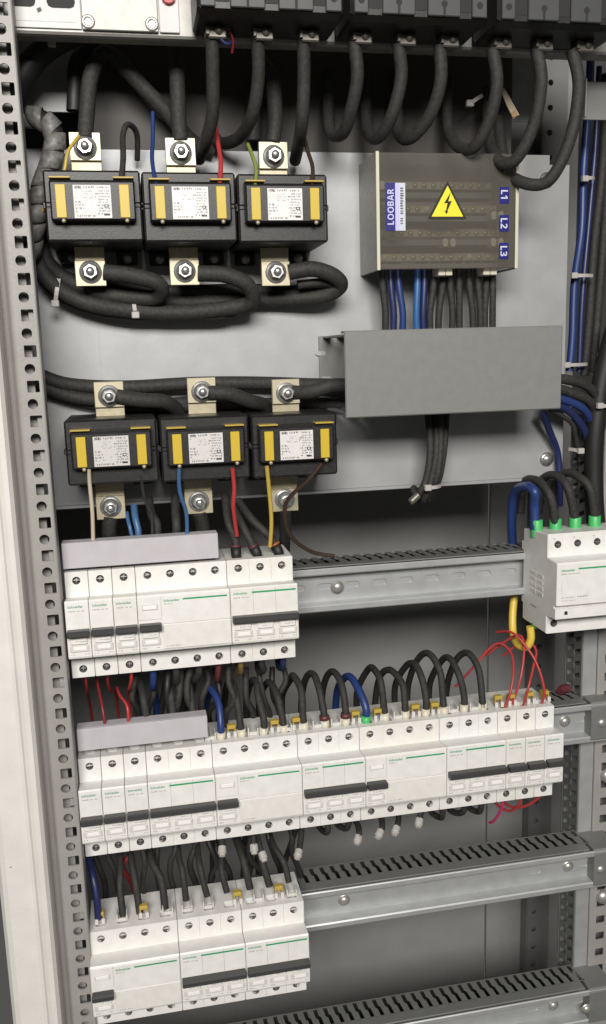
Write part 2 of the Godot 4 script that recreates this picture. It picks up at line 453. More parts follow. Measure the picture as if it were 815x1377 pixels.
func plates():
	var X := Vector3.RIGHT; var Y := Vector3.UP; var Z := Vector3.BACK
	var t := thing("mounting_plate", "galvanised mounting plate behind transformers, distribution block and trunking", "mounting plate", Vector3(210, 84, -71.5))
	var st := mesh_tool()
	prism(st, [Vector2(-240, 0), Vector2(241, 0), Vector2(241, 276), Vector2(222, 276), Vector2(222, 284), Vector2(200, 284), Vector2(-240, 284)], Vector3.ZERO, X, Y, Z, 0, 1.5, 0.3)
	box(st, -240, 241, -3, -0.02, -20, 3.5, 0.6)
	obj("plate_sheet", st, M.galv, t)
	for q in [[429, 347], [434.5, 100.5]]:
		st = mesh_tool(); lathe(st, [Vector2(0, 1.0), Vector2(6.8, 1.0), Vector2(7, 0.1)], Vector3(q[0] - 210, q[1] - 84, 1.5), Z); bolt(st, Vector3(q[0] - 210, q[1] - 84, 2.4), 4.2); obj("plate_screw", st, M.steel, t)
	for q in [[36.5, 165, 236], [232, 100, 152]]:
		st = mesh_tool(); box(st, q[0] - 210.2, q[0] - 209.8, q[1] - 84, q[2] - 84, 1.45, 1.58); obj("pencil_line", st, M.ink_pale, t)
	st = mesh_tool(); prism(st, [Vector2(0, 0), Vector2(22, 1), Vector2(24, 9), Vector2(13, 13), Vector2(3, 11)], Vector3(17 - 210, 175 - 84, 1.4), X, Y, Z, 0, 0.25); obj("paper_scrap", st, M.beige, t)
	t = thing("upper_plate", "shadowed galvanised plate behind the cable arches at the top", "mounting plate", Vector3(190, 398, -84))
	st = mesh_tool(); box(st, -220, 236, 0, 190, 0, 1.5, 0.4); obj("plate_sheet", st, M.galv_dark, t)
	t = thing("shading_sheet", "dark brown sheet added to deepen the shade behind the hanging cable loops", "barrier sheet", Vector3(216, 367, -81))
	st = mesh_tool(); box(st, -181, 184, 0, 150, 0, 2, 0.4); obj("sheet", st, M.shading, t)  # added sheet; its dark colour stands in for shade below the switches
	t = thing("bright_bracket", "small pale steel bracket at the top right edge of the frame", "bracket", Vector3(455, 380, -40))
	st = mesh_tool(); box(st, -10, 14, 10, 40, -2, 0, 0.3); obj("bracket_leaf", st, M.channel, t)
	st = mesh_tool(); box(st, -11.5, -10, 10, 40, -2, 8, 0.3); obj("bracket_lip", st, M.steel, t)

func rail(which: String, yc: float, z0: float, k: int):
	var X := Vector3.RIGHT; var Y := Vector3.UP; var Z := Vector3.BACK
	var t := thing("mounting_rail", "galvanised rail with slotted top, %s" % [["", "first from the top, behind the upper breaker row", "second from the top, behind the long breaker row", "third from the top, behind the lowest breaker row", "empty, at the bottom edge"][k]], "mounting rail", Vector3(0, yc, z0), "rails across the cabinet")
	var xr := 500.0
	var st := mesh_tool()
	var x := 5.0
	while x < xr - 12:
		holed(st, Vector3(0, 0, -11), X, Y, x, x + 25, -13.5, 13.5, rect_hole(Vector2(x + 12.5, 0), 14, 6.0, 2.9) if k == 1 or (x > 360 and int(x / 25) % 2 == 0) else [], 1.2)
		x += 25
	holed(st, Vector3(0, 0, -11), X, Y, x, xr, -13.5, 13.5, [], 1.2)
	if k > 1: box(st, 5, xr, -13.5, 13.5, -12.25, -11.9, 0.0)
	for s in [-1, 1]:
		box(st, 4, xr, min(s * 13.4, s * 14.6), max(s * 13.4, s * 14.6), -12.2, 0, 0.3)
		prism(st, [Vector2(0, s * 13.4), Vector2(0.9, s * 14.6), Vector2(0.9, s * 18.6), Vector2(0.2, s * 19.5), Vector2(-0.8, s * 19.5), Vector2(-0.8, s * 14.6)], Vector3(4, 0, 0), Z, Y, X, 0, xr - 4, 0.0)
	obj("top_hat_rail", st, M.galv_rail, t)
	# the channel behind: a top face with two rows of short slots, a front lip, a back wall
	st = mesh_tool()
	x = 5.0
	while x < xr - 30:
		var hole := []     # a long slot with a jog half way
		for q in [[-3.6, 11.4], [0.4, 11.4], [0.8, 3.0], [2.6, 0.4], [3.8, -11.4], [-0.2, -11.4], [-0.8, -2.8], [-2.8, -0.2]]: hole.append(Vector2(x + 5.0 + q[0], 25.0 + q[1]))
		holed(st, Vector3(0, 21, 0), X, Vector3.FORWARD, x, x + 10.0, 13.0, 37.0, ordered(hole), 0.7)
		x += 10.0
	box(st, 4, xr - 30, 19.7, 21, -13, -2, 0.3)
	box(st, x, xr, 19.7, 21.02, -37.4, -2.02, 0.3)
	obj("perforated_channel", st, M.channel, t)
	st = mesh_tool(); box(st, 4, xr - 30, -21, 19.6, -37.4, -36.2, 0.2); box(st, 4, xr - 30, -20.6, 20.2, -15.2, -14.2, 0.2); box(st, 4, xr - 30, 4, 5, -36.1, -15.3, 0.2)
	obj("channel_inside", st, M.black_dark, t)  # inner walls coloured black, painting in the shade seen through the slots
	st = mesh_tool(); box(st, 4, xr - 30, -13.2, 13.2, -14.0, -12.6, 0.2); obj("backing_strip", st, M.galv_rail, t)
	var where = [[], [[228, 1]], [[452, 0], [484, 3]], [[225, 0], [452, 0], [480, 3]], [[440, 0], [470, 3]]][k]
	for q in where:
		st = mesh_tool(); lathe(st, [Vector2(0, 0.8), Vector2(5.6, 0.8), Vector2(5.8, 0)], Vector3(q[0], 0, -11 + q[1] * 4), Z); bolt(st, Vector3(q[0], 0, -10.2 + q[1] * 4), 4.6); obj("rail_bolt", st, M.steel_dull, t)
	st = mesh_tool()
	prism(st, [Vector2(0, -20), Vector2(2, -16), Vector2(2.6, 0), Vector2(2, 17), Vector2(0, 21), Vector2(-14, 21), Vector2(-14, -20)], Vector3(474, 0, -0.4), Z, Y, X, -1.0, 28, 0.4)
	if k > 1: obj("end_bracket", st, M.channel, t)

func top_beam():
	var X := Vector3.RIGHT; var Y := Vector3.UP; var Z := Vector3.BACK
	var t := thing("top_beam", "pale steel beam carrying the switches across the top", "beam", Vector3(220, 428, 0))
	var st := mesh_tool()
	prism(st, [Vector2(0, 2), Vector2(-1.2, 0.4), Vector2(-4, -0.4), Vector2(-14, -0.4), Vector2(-14, 90), Vector2(0, 90)], Vector3.ZERO, Z, Y, X, -240, 285, 0.0)
	obj("beam_profile", st, M.beam_zinc, t)
	st = mesh_tool(); box(st, -230, -178, 3.5, 60, 0.02, 1.6, 0.3); obj("white_plate", st, M.beam_white, t)
	for q in [[-217.5, 21], [-191, 21]]:
		st = mesh_tool(); prism(st, rect_hole(Vector2(q[0], q[1]), 19, 9, 3.5), Vector3.ZERO, X, Y, Z, 1.5, 1.75); obj("slot", st, M.black_matt, t)
	st = mesh_tool()
	var r := RandomNumberGenerator.new(); r.seed = 5
	for i in 26: box(st, -222 + i * 1.6, -222 + i * 1.6 + r.randf_range(0.7, 1.3), 7.4, 7.9, 1.6, 1.68)
	obj("small_print", st, M.ink_pale, t)
	st = mesh_tool(); box(st, -177.5, -125, 3.0, 60, 0.03, 3.2, 0.5); obj("screwed_plate", st, M.beam_zinc, t)
	for x in [-173.4, -129.4]:
		st = mesh_tool(); lathe(st, [Vector2(2.3, 3.4), Vector2(2.6, 4.4), Vector2(4.6, 4.2), Vector2(4.9, 3.2)], Vector3(x, 8.0, 0), Z); lathe(st, [Vector2(0, 3.6), Vector2(2.3, 3.5)], Vector3(x, 8, 0), Z); obj("plate_screw", st, M.steel_dull, t)
	st = mesh_tool(); box(st, -124, -110, 3.2, 60, 0.02, 2.4, 0.4); obj("pale_plate", st, M.beam_white, t)
	st = mesh_tool(); prism(st, circle(Vector2(-117, 26), 5, 12), Vector3.ZERO, X, Y, Z, 2.4, 5.5, 0.5); obj("red_cap", st, M.red, t)

func switches():
	var X := Vector3.RIGHT; var Y := Vector3.UP; var Z := Vector3.BACK
	var k := 0
	for c in [168.6, 273.4, 380.6]:
		var t := thing("switch_disconnector", "black three pole switch with grey slotted front plates, %s of three at the top" % ["left", "middle", "right"][k], "switch", Vector3(c, 430, 0), "switches along the top beam")
		var st := mesh_tool()
		prism(st, [Vector2(2.2, 3), Vector2(6, -1), Vector2(43, -1), Vector2(50, 1.5), Vector2(50, 70), Vector2(2.2, 70)], Vector3.ZERO, Z, Y, X, -50, 50, 2.0)
		obj("housing", st, M.black_plastic, t)
		for i in 4:
			var x0: float = [-48.0, -28.0, 4.6, 37.0][i]; var x1: float = [-38.0, -4.6, 28.4, 48.0][i]
			st = mesh_tool(); box(st, x0, x1, 1.8, 60, 50.0, 52.5, 0.6); var p := obj("front_plate", st, M.shroud, t)
			var kx := (x0 + x1) / 2.0
			st = mesh_tool(); prism(st, circle(Vector2(kx, 9.6), 2.3, 12), Vector3.ZERO, X, Y, Z, 52.4, 52.65)
			if i in [1, 2]: box(st, kx - 0.9, kx + 0.9, 1.9, 8.5, 52.4, 52.6)
			obj("keyhole", st, M.black_matt, p)
		for i in 3:
			var x := -33.0 + 33.0 * i - 1.5
			st = mesh_tool(); box(st, x - 6.5, x + 6.5, -9, -1.1, 12, 26, 1.0); lathe(st, [Vector2(0, 2.4), Vector2(2.6, 2.2), Vector2(3.0, 0)], Vector3(x + 1, -4, 26), Z, 10)
			box(st, x - 8, x - 5.5, -7, -1.5, 15, 27, 0.4); obj("terminal_lug", st, M.lug_dark, t)
			st = mesh_tool(); prism(st, [Vector2(-4.6, 30), Vector2(-4.6, 9.5), Vector2(4.6, 9.5), Vector2(4.6, 30), Vector2(3, 34), Vector2(0, 35.5), Vector2(-3, 34)], Vector3(x + 1.5, -4, 50), X, Y, Z, -0.5, 0.3)
			obj("terminal_slot", st, M.black_matt, t)
		k += 1

# ---------------------------------------------------------------- current transformers
func tab_shape(st: SurfaceTool, x: float, y0: float, y1: float, w := 22.5):
	box(st, x - w / 2, x + w / 2, y0, y1, 34.5, 37.5, 0.4)

func tab_bolt(st: SurfaceTool, x: float, y: float, z: float):
	var Z := Vector3.BACK
	lathe(st, [Vector2(0, 1.3), Vector2(8.2, 1.3), Vector2(8.6, 0.8), Vector2(8.6, 0)], Vector3(x, y, z), Z, 20)
	lathe(st, [Vector2(0, 2.8), Vector2(6.4, 2.8), Vector2(6.6, 1.3)], Vector3(x, y, z), Z, 18)
	var hex := []
	var turn := rng.randf() * TAU
	for i in 6: hex.append(Vector2(x, y) + Vector2(cos(TAU * i / 6 + turn), sin(TAU * i / 6 + turn)) * 5.8)
	prism(st, hex, Vector3.ZERO, Vector3.RIGHT, Vector3.UP, Z, z + 2.8, z + 7.4, 0.5)
	lathe(st, [Vector2(0, 11.4), Vector2(1.6, 11.2), Vector2(2.9, 10.2), Vector2(3.3, 9), Vector2(3.3, 7)], Vector3(x, y, z), Z, 12)

func transformer(at: Vector3, label: String, top: Vector2, bot: Vector2, lug_low: bool, tilt: float):
	var X := Vector3.RIGHT; var Y := Vector3.UP; var Z := Vector3.BACK
	var t := thing("current_transformer", label, "current transformer", at, "current transformers on the mounting plate")
	var st := mesh_tool()
	var w := 34.3
	prism(st, [Vector2(0.3, -25.5), Vector2(69, -25.5), Vector2(70, -24), Vector2(70, -2), Vector2(68.8, -1), Vector2(68.8, 1), Vector2(69.6, 2), Vector2(69.6, 22.5), Vector2(68, 24), Vector2(0.3, 24)], Vector3.ZERO, Z, Y, X, -w, w, 1.4)
	for s in [-1, 1]: box(st, s * w - 1.6, s * w + 1.6, -2.2, 2.4, 50, 66, 0.5)
	obj("housing", st, M.black_plastic, t)
	st = mesh_tool(); prism(st, [Vector2(69, -13), Vector2(78, -12.2), Vector2(79.5, -11), Vector2(79.5, 13.6), Vector2(78, 15.6), Vector2(69, 16.8)], Vector3.ZERO, Z, Y, X, -29.8, 29.8, 1.2); obj("label_block", st, M.black_plastic, t)
	var pm := PlaneMesh.new(); pm.size = Vector2(0.0262, 0.0226); pm.orientation = PlaneMesh.FACE_Z
	var lb := inst("printed_label", pm, M["plate_label_%d" % (used["current_transformer"] - 1)], t); lb.position = mv(-0.3, 0.6, 79.75)
	for s in [-1, 1]:
		st = mesh_tool(); box(st, s * 22.2 - 3.5, s * 22.2 + 3.5, -10.5, 12.2, 79.3, 80.6, 0.3); obj("yellow_strip", st, M.yellow_chip, t)
		st = mesh_tool(); box(st, s * 22.2 - 7.4, s * 22.2 + 7.4, 16.4, 17.6, 70, 81, 0.3); obj("yellow_cap", st, M.mustard, t)
		st = mesh_tool(); lathe(st, [Vector2(0, 1.4), Vector2(1.4, 1.2), Vector2(1.6, 0)], Vector3(s * 22.2 + 1, -12.4, 79), Z, 8); obj("terminal_screw", st, M.brass, t)
	for s in [-1, 1]:
		var p: Vector2 = top if s > 0 else bot
		var y0 := 23.9 if s > 0 else p.y - 9.5; var y1 := p.y + 10.5 if s > 0 else -25.4
		st = mesh_tool(); tab_shape(st, p.x, y0, y1); var tb := obj("terminal_tab", st, M.brass_tab, t)
		st = mesh_tool(); box(st, p.x - 11.4, p.x + 11.4, p.y - (10.5 if s < 0 else 9), p.y + (8.5 if s < 0 else 11), 37.6, 40.4, 0.4)
		if (s > 0) != lug_low: obj("cable_lug", st, M.zinc_yellow, tb)
		else:
			var l := obj("cable_lug", st, M.zinc_yellow, tb)
		st = mesh_tool(); tab_bolt(st, p.x, p.y, 40.4); obj("bolt", st, M.steel, tb)
	for fx in [-22.0, 22.0]:
		st = mesh_tool(); box(st, fx - 8, fx + 8, -36, -25.6, 0.3, 8, 0.8); var ft := obj("mounting_foot", st, M.black_plastic, t)
		st = mesh_tool(); lathe(st, [Vector2(0, 2.6), Vector2(2.4, 2.4), Vector2(3.8, 1.2), Vector2(4, 0)], Vector3(fx, -31, 8), Z, 12); obj("foot_screw", st, M.steel_dull, ft)

func transformers():
	var n := ["left", "middle", "right"]
	var cx := [41.6, 111.2, 181.2]; var tx := [37.6, 108.3, 180.0]; var bx := [35.0, 106.6, 178.7]
	var ty := [360.0, 357.2, 355.4]; var by := [270.2, 269.9, 268.2]
	for i in 3:
		var y: float = 314.6 - i * 0.8
		transformer(Vector3(cx[i], y, -70), "black current transformer with yellow strips, %s one of the upper three" % n[i], Vector2(tx[i] - cx[i], ty[i] - y), Vector2(bx[i] - cx[i], by[i] - y), true, 0.0)
	cx = [42.6, 113.6, 184.4]; tx = [42.5, 115.2, 183.8]; bx = [37.7, 108.3, 179.7]
	ty = [175.8, 176.4, 172.8]; by = [87.7, 87.6, 85.0]
	for i in 3:
		var y: float = 135.6 - i * 1.2
		transformer(Vector3(cx[i], y, -70), "black current transformer with yellow strips, %s one of the lower three" % n[i], Vector2(tx[i] - cx[i], ty[i] - y), Vector2(bx[i] - cx[i], by[i] - y), false, 0.0)

# ---------------------------------------------------------------- distribution block and trunking
func distribution_block():
	var X := Vector3.RIGHT; var Y := Vector3.UP; var Z := Vector3.BACK
	var t := thing("distribution_block", "brown see-through power distribution block with a yellow warning triangle", "distribution block", Vector3(319, 267, -70))
	var st := mesh_tool()
	box(st, -60, -58.2, 0.5, 91, 0.2, 52, 0.5); obj("side_panel", st, M.beam_zinc, t)
	st = mesh_tool(); box(st, 58.2, 60, 0.5, 91, 0.2, 52, 0.5); obj("side_panel", st, M.beam_zinc, t)
	st = mesh_tool(); box(st, -60.1, -57.4, 0.6, 90.8, 52.01, 53.2, 0.3); obj("panel_edge", st, M.cream_plastic, t)
	st = mesh_tool(); box(st, 57.4, 60.1, 0.6, 90.8, 52.01, 53.2, 0.3); obj("panel_edge", st, M.cream_plastic, t)
	st = mesh_tool(); box(st, -58, 58, 1, 91, 0.2, 6, 0.5); obj("base", st, M.duct, t)
	for i in 4:
		var y := 12.0 + 20.0 * i; var zz := 36.0 - 6.5 * i
		st = mesh_tool(); box(st, -54, 54, y - 3.2, y + 3.2, zz - 6, zz, 0.5); var bar := obj("busbar", st, M.brass, t)
		st = mesh_tool(); box(st, -54, 54, y - 9.5, y - 4.5, 6, zz - 4, 0.5); obj("bar_support", st, M.duct, bar)
		for j in 13:
			st = mesh_tool(); lathe(st, [Vector2(0, 1.4), Vector2(2, 1.2), Vector2(2.5, 0)], Vector3(-49 + j * 8.2, y, zz), Z, 8)
			obj("bar_screw", st, M.cream_plastic if (j * 7 + i * 5) % 9 == 0 else M.brass, bar)
	for q in [[-1.5, 22], [5, 22], [40, 22], [46.5, 22], [40, 43], [46.5, 43], [-54.5, 66]]:
		st = mesh_tool(); prism(st, rect_hole(Vector2(q[0], q[1]), 4.6, 7.0, 2), Vector3.ZERO, X, Y, Z, 40, 50, 0.4); obj("terminal_peg", st, M.cream_plastic, t)
	st = mesh_tool(); box(st, -57.2, 57.2, 1.4, 90, 51.2, 52.4, 0.3); box(st, -57.2, 57.2, 89, 90.4, 8, 51.0, 0.2); box(st, -57.2, 57.2, 1.2, 2.4, 8, 51.0, 0.2)
	obj("clear_cover", st, M.smoke, t)
	for x in [-6.0, 0.2, 33, 39.2]:
		st = mesh_tool(); box(st, x, x + 5.8, -3.6, 1.8, 30, 46, 0.5); obj("cream_terminal", st, M.cream_plastic, t)
	# stickers
	st = mesh_tool(); box(st, -52.6, -44.6, 31, 67.5, 52.4, 52.7); var a := obj("maker_sticker", st, M.sticker_blue, t)
	lettering("LOOBAR", 5.0, Vector3(-48.4, 49, 52.8), M.sticker_ink, a, "lettering", PI / 2, "Droid Sans", 700)
	st = mesh_tool(); box(st, -44.5, -36.2, 31, 67.3, 52.4, 52.7); a = obj("type_sticker", st, M.sticker_white, t)
	st = mesh_tool(); box(st, -44.3, -41.2, 31.2, 67.1, 52.7, 52.76)
	obj("lilac_band", st, M.sticker_ink, a)
	st = mesh_tool()
	var r := RandomNumberGenerator.new(); r.seed = 9
	var y := 36.0
	while y < 63:
		if not (y > 40.2 and y < 43.0): box(st, -40.4, -37.6 - r.randf() * 0.8, y, y + 0.9 + r.randf() * 0.5, 52.7, 52.78)
		y += 1.9
	obj("small_print", st, M.ink, a)
	for i in 3:
		var yy: float = 58.3 - 21.8 * i
		st = mesh_tool(); box(st, 43.6, 51.8, yy - 6.4, yy + 6.4, 52.4, 52.7); a = obj("phase_sticker", st, M.sticker_blue, t)
		lettering("L%d" % (i + 1), 5.6, Vector3(47.6, yy, 52.8), M.sticker_white, a, "lettering", -PI / 2)
	st = mesh_tool(); prism(st, [Vector2(-17.4, 40), Vector2(15.2, 40), Vector2(-0.9, 68.8)], Vector3.ZERO, X, Y, Z, 52.4, 52.75); a = obj("warning_triangle", st, M.black_matt, t)
	st = mesh_tool(); prism(st, [Vector2(-14.4, 41.7), Vector2(12.3, 41.7), Vector2(-0.9, 65.4)], Vector3.ZERO, X, Y, Z, 52.7, 52.9); obj("yellow_field", st, M.warn_yellow, a)
	st = mesh_tool(); prism(st, [Vector2(1.6, 60.2), Vector2(-4.2, 51.4), Vector2(-1.2, 51.8), Vector2(-2.6, 45.6), Vector2(-3.8, 46.2), Vector2(-2.4, 43.2), Vector2(-0.4, 45.6), Vector2(-1.5, 45.4), Vector2(2.4, 53.4), Vector2(-0.6, 53.0)], Vector3(0.2, 0.3, 0), X, Y, Z, 52.85, 53.0); obj("lightning_bolt", st, M.black_matt, a)

func trunking():
	var X := Vector3.RIGHT; var Y := Vector3.UP; var Z := Vector3.BACK
	var t := thing("cable_trunking", "dark grey plastic cable trunking with its lid on, below the distribution block", "cable trunking", Vector3(314.5, 153, -70))
	var st := mesh_tool()
	box(st, -90.9, 91.1, 0, 67.2, 79.6, 82, 0.9)
	box(st, -90.9, 91.1, 65.4, 67.2, 70, 79.5, 0.4); box(st, -90.9, 91.1, 0.0, 1.8, 70, 79.5, 0.4)
	obj("lid", st, M.duct, t)
	st = mesh_tool(); box(st, -94, 91, 2, 65, 0.2, 2, 0.3); obj("base", st, M.duct, t)
	# slotted walls: fingers with gaps for the cables
	for s in [0, 1]:
		var y0 := 2.2 if s == 0 else 63.0
		for i in 15:
			var x := -90.5 + i * 12.2
			if s == 0 and i in [5, 6]: continue
			st = mesh_tool(); box(st, x, x + 7.0, y0, y0 + 1.8, 2, 78 if (i + s) % 6 != 2 else 74, 0.3); obj("finger", st, M.duct, t)
	for q in [[-92.5, 50.5], [-88, 29], [-90.5, 12.5]]:
		st = mesh_tool(); prism(st, rect_hole(Vector2(q[0], q[1]), 9, 3.6, 1.7), Vector3.ZERO, X, Y, Z, 1.8, 2.15); obj("base_slot", st, M.galv, t)

# ---------------------------------------------------------------- breakers
func breaker_body(st: SurfaceTool, w: float, poles: int, x0: float):
	var X := Vector3.RIGHT; var Y := Vector3.UP; var Z := Vector3.BACK
	var prof := [Vector2(0, -43), Vector2(44, -43), Vector2(44, -27.5), Vector2(62.2, -20.9), Vector2(62.8, -19.5), Vector2(62.8, 23.6), Vector2(61.8, 24.8), Vector2(44, 22.8), Vector2(44, 43), Vector2(0, 43)]
	prism(st, prof, Vector3.ZERO, Z, Y, X, x0, x0 + w, 0.45, [1, 7, 8])
	var pw := (w - 0.9) / poles
	for i in poles:
		var a := x0 + 0.45 + pw * i
		holed(st, Vector3(0, 0, 44), X, Y, a, a + pw, 22.8, 43, circle(Vector2(a + pw / 2, 36), 3.05, 16), 3.0)
		holed(st, Vector3(0, 0, 44), X, Y, a, a + pw, -43, -27.5, circle(Vector2(a + pw / 2, -36), 3.05, 16), 3.0)
		holed(st, Vector3(0, 43, 0), X, Vector3.FORWARD, a, a + pw, -44, 0, rect_hole(Vector2(a + pw / 2, -33), 9, 9, 1.5), 7.0)

func print_marks(st: SurfaceTool, x0: float, x1: float, y: float, h: float, z: float, sd: int):
	var r := RandomNumberGenerator.new(); r.seed = sd
	var x := x0
	while x < x1:
		var ww := r.randf_range(0.5, 1.1)
		box(st, x, x + ww, y + r.randf_range(0, h * 0.25), y + h - r.randf_range(0, h * 0.2), z, z + 0.06)
		x += ww + (0.35 if r.randf() < 0.8 else 1.2)

func pole_front(t: Node3D, x: float, pw: float, z: float, sd: int):
	# below each toggle: its white lower half with a mark, and a clear holder with a white slip
	var st := mesh_tool(); box(st, x + 2.2, x + pw - 2.6, -9.4, -3.2, z, z + 1.7, 0.7); var a := obj("toggle_foot", st, M.white, t)
	st = mesh_tool(); print_marks(st, x + 6.4, x + pw - 4.6, -7.3, 1.0, z + 1.7, sd); obj("mark", st, M.ink_pale, a)
	st = mesh_tool(); box(st, x + 1.6, x + pw - 1.6, -15.6, -10.0, z, z + 0.9, 0.4); a = obj("slip_holder", st, M.clear_clip, t)
	st = mesh_tool(); box(st, x + 4.4, x + pw - 3.6, -14.0, -11.0, z + 0.8, z + 1.2, 0.2); obj("white_slip", st, M.white_clip, a)
	st = mesh_tool(); print_marks(st, x + 1.8, x + 4.6, -18.2, 1.0, z, sd + 3); print_marks(st, x + pw - 5, x + pw - 2.5, -18.0, 0.8, z, sd + 4); obj("small_print", st, M.ink_pale, t)

func terminal_screws(t: Node3D, poles: int, x0: float, pw: float, sd: int, rows := [36, -36]):
	var Z := Vector3.BACK
	var r := RandomNumberGenerator.new(); r.seed = sd
	for i in poles:
		for y in rows:
			var c := Vector3(x0 + pw * (i + 0.5), y, 0)
			var st := mesh_tool(); lathe(st, [Vector2(0, 42.0), Vector2(2.2, 41.9), Vector2(2.5, 41.5), Vector2(3.0, 41.4), Vector2(3.0, 44.05), Vector2(3.15, 44.05)], c, Z, 14)
			var s := obj("terminal_screw", st, M.hole_dark, t)
			st = mesh_tool(); var a := r.randf() * PI
			for k in 2:
				var d := Vector2(cos(a + k * PI / 2), sin(a + k * PI / 2)); var n := Vector2(-d.y, d.x)
				var p := []
				for q in [[-1.7, -0.42], [1.7, -0.42], [1.7, 0.42], [-1.7, 0.42]]: p.append(Vector2(c.x, c.y) + d * q[0] + n * q[1])
				prism(st, p, Vector3.ZERO, Vector3.RIGHT, Vector3.UP, Z, 41.8, 42.25 + 0.05 * k)
			obj("cross_slot", st, M.steel_dull, s)

# kind: 1 one pole, 3 three poles under one bar, 4 residual current breaker four poles wide
func make_breaker(kind: int) -> Node3D:
	var X := Vector3.RIGHT; var Y := Vector3.UP; var Z := Vector3.BACK
	var poles := kind
	var w := 18.0 * poles - 0.35; var x0 := -w / 2.0; var pw := w / poles
	var t := thing(["", "single_pole_breaker", "", "three_pole_breaker", "residual_current_breaker"][kind], "", "breaker" if kind < 4 else "residual current breaker", Vector3.ZERO, ["", "single pole breakers", "", "three pole breakers", "residual current breakers"][kind])
	var st := mesh_tool(); breaker_body(st, w, poles, x0); obj("body", st, M.white if kind != 3 else M.white_b, t)
	st = mesh_tool()
	for i in poles: box(st, x0 + pw * (i + 0.5) - 4.4, x0 + pw * (i + 0.5) + 4.4, 35.0, 36.5, 28.6, 37.4)
	obj("wire_entry", st, M.hole_dark, t)
	terminal_screws(t, poles, x0, pw, 20 + kind)
	var z := 62.8
	st = mesh_tool()
	var tw: float = pw - 1.0 if kind != 3 else w - 1.2
	prism(st, [Vector2(z - 0.2, -3.0), Vector2(z + 6.4, -2.5), Vector2(z + 7.4, -1.2), Vector2(z + 7.2, 1.6), Vector2(z + 6.0, 2.6), Vector2(z - 0.2, 2.6)], Vector3.ZERO, Z, Y, X, x0 + 0.6, x0 + 0.6 + tw, 0.5)
	obj("toggle", st, M.toggle, t)
	st = mesh_tool(); box(st, x0 + 0.5, x0 + w - 0.5 if kind != 4 else x0 + pw - 0.3, -10, 4.2, z - 0.02, z + 0.05); obj("toggle_surround", st, M.white_b, t)
	for i in (poles if kind != 4 else 1): pole_front(t, x0 + pw * i, pw, z, 40 + i + kind * 5)
	if kind == 3:
		for i in [1, 2]:
			st = mesh_tool(); box(st, x0 + pw * i - 0.16, x0 + pw * i + 0.16, 3.0, 23.5, z, z + 0.05); obj("pole_line", st, M.ink_line, t)
			st = mesh_tool(); box(st, x0 + pw * i - 0.14, x0 + pw * i + 0.14, 24.5, 42.5, 43.9, 44.06); obj("pole_line", st, M.ink_line, t)
			st = mesh_tool(); box(st, x0 + pw * i - 0.14, x0 + pw * i + 0.14, -42.5, -28, 43.9, 44.06); obj("pole_line", st, M.ink_line, t)
	if kind < 4:
		lettering("Schneider", 1.72, Vector3(x0 + 2.0, 20.2, z + 0.05), M.green_ink if kind == 3 else M.green_ink_pale, t, "lettering")
		st = mesh_tool(); print_marks(st, x0 + 2.4, x0 + 7.4, 16.2, 1.2, z, 71); print_marks(st, x0 + 8.8, x0 + 13.6, 16.2, 0.9, z, 72); obj("small_print", st, M.ink_pale, t)
		if kind == 3:
			st = mesh_tool(); box(st, x0 + 17, x0 + w - 1.6, 19.8, 21.2, z, z + 0.07); obj("green_line", st, M.green_ink, t)
	else:
		st = mesh_tool(); box(st, x0 + pw + 0.4, x0 + w - 0.5, 1.0, 23.4, z - 0.1, z + 0.7, 0.35); box(st, x0 + 0.5, x0 + pw + 0.2, 5.2, 23.4, z - 0.1, z + 0.7, 0.35); obj("label_cover", st, M.white, t)
		st = mesh_tool(); box(st, x0 + pw + 0.4, x0 + w - 0.5, -19.2, 0.4, z - 0.1, z + 0.7, 0.35); obj("lower_cover", st, M.white_b, t)
		st = mesh_tool(); box(st, x0 + 3.2, x0 + pw - 2.4, 13.0, 17.6, z + 0.6, z + 1.3, 0.4); var a := obj("test_button", st, M.clear_clip, t)
		st = mesh_tool(); box(st, x0 + 4.2, x0 + pw - 3.4, 13.8, 16.9, z + 1.2, z + 1.7, 0.4); obj("button_face", st, M.white_clip, a)
		lettering("Schneider", 1.85, Vector3(x0 + pw + 2.0, 19.6, z + 0.75), M.green_ink, t, "lettering")
		st = mesh_tool(); print_marks(st, x0 + pw + 2.2, x0 + pw + 9, 16.4, 1.1, z + 0.7, 77); print_marks(st, x0 + pw + 3, x0 + pw + 13, -17.4, 0.8, z + 0.7, 78); obj("small_print", st, M.ink_pale, t)
		st = mesh_tool(); box(st, x0 + pw + 17, x0 + w - 2.4, 19.4, 20.7, z + 0.68, z + 0.78); obj("green_line", st, M.green_ink, t)
	return t

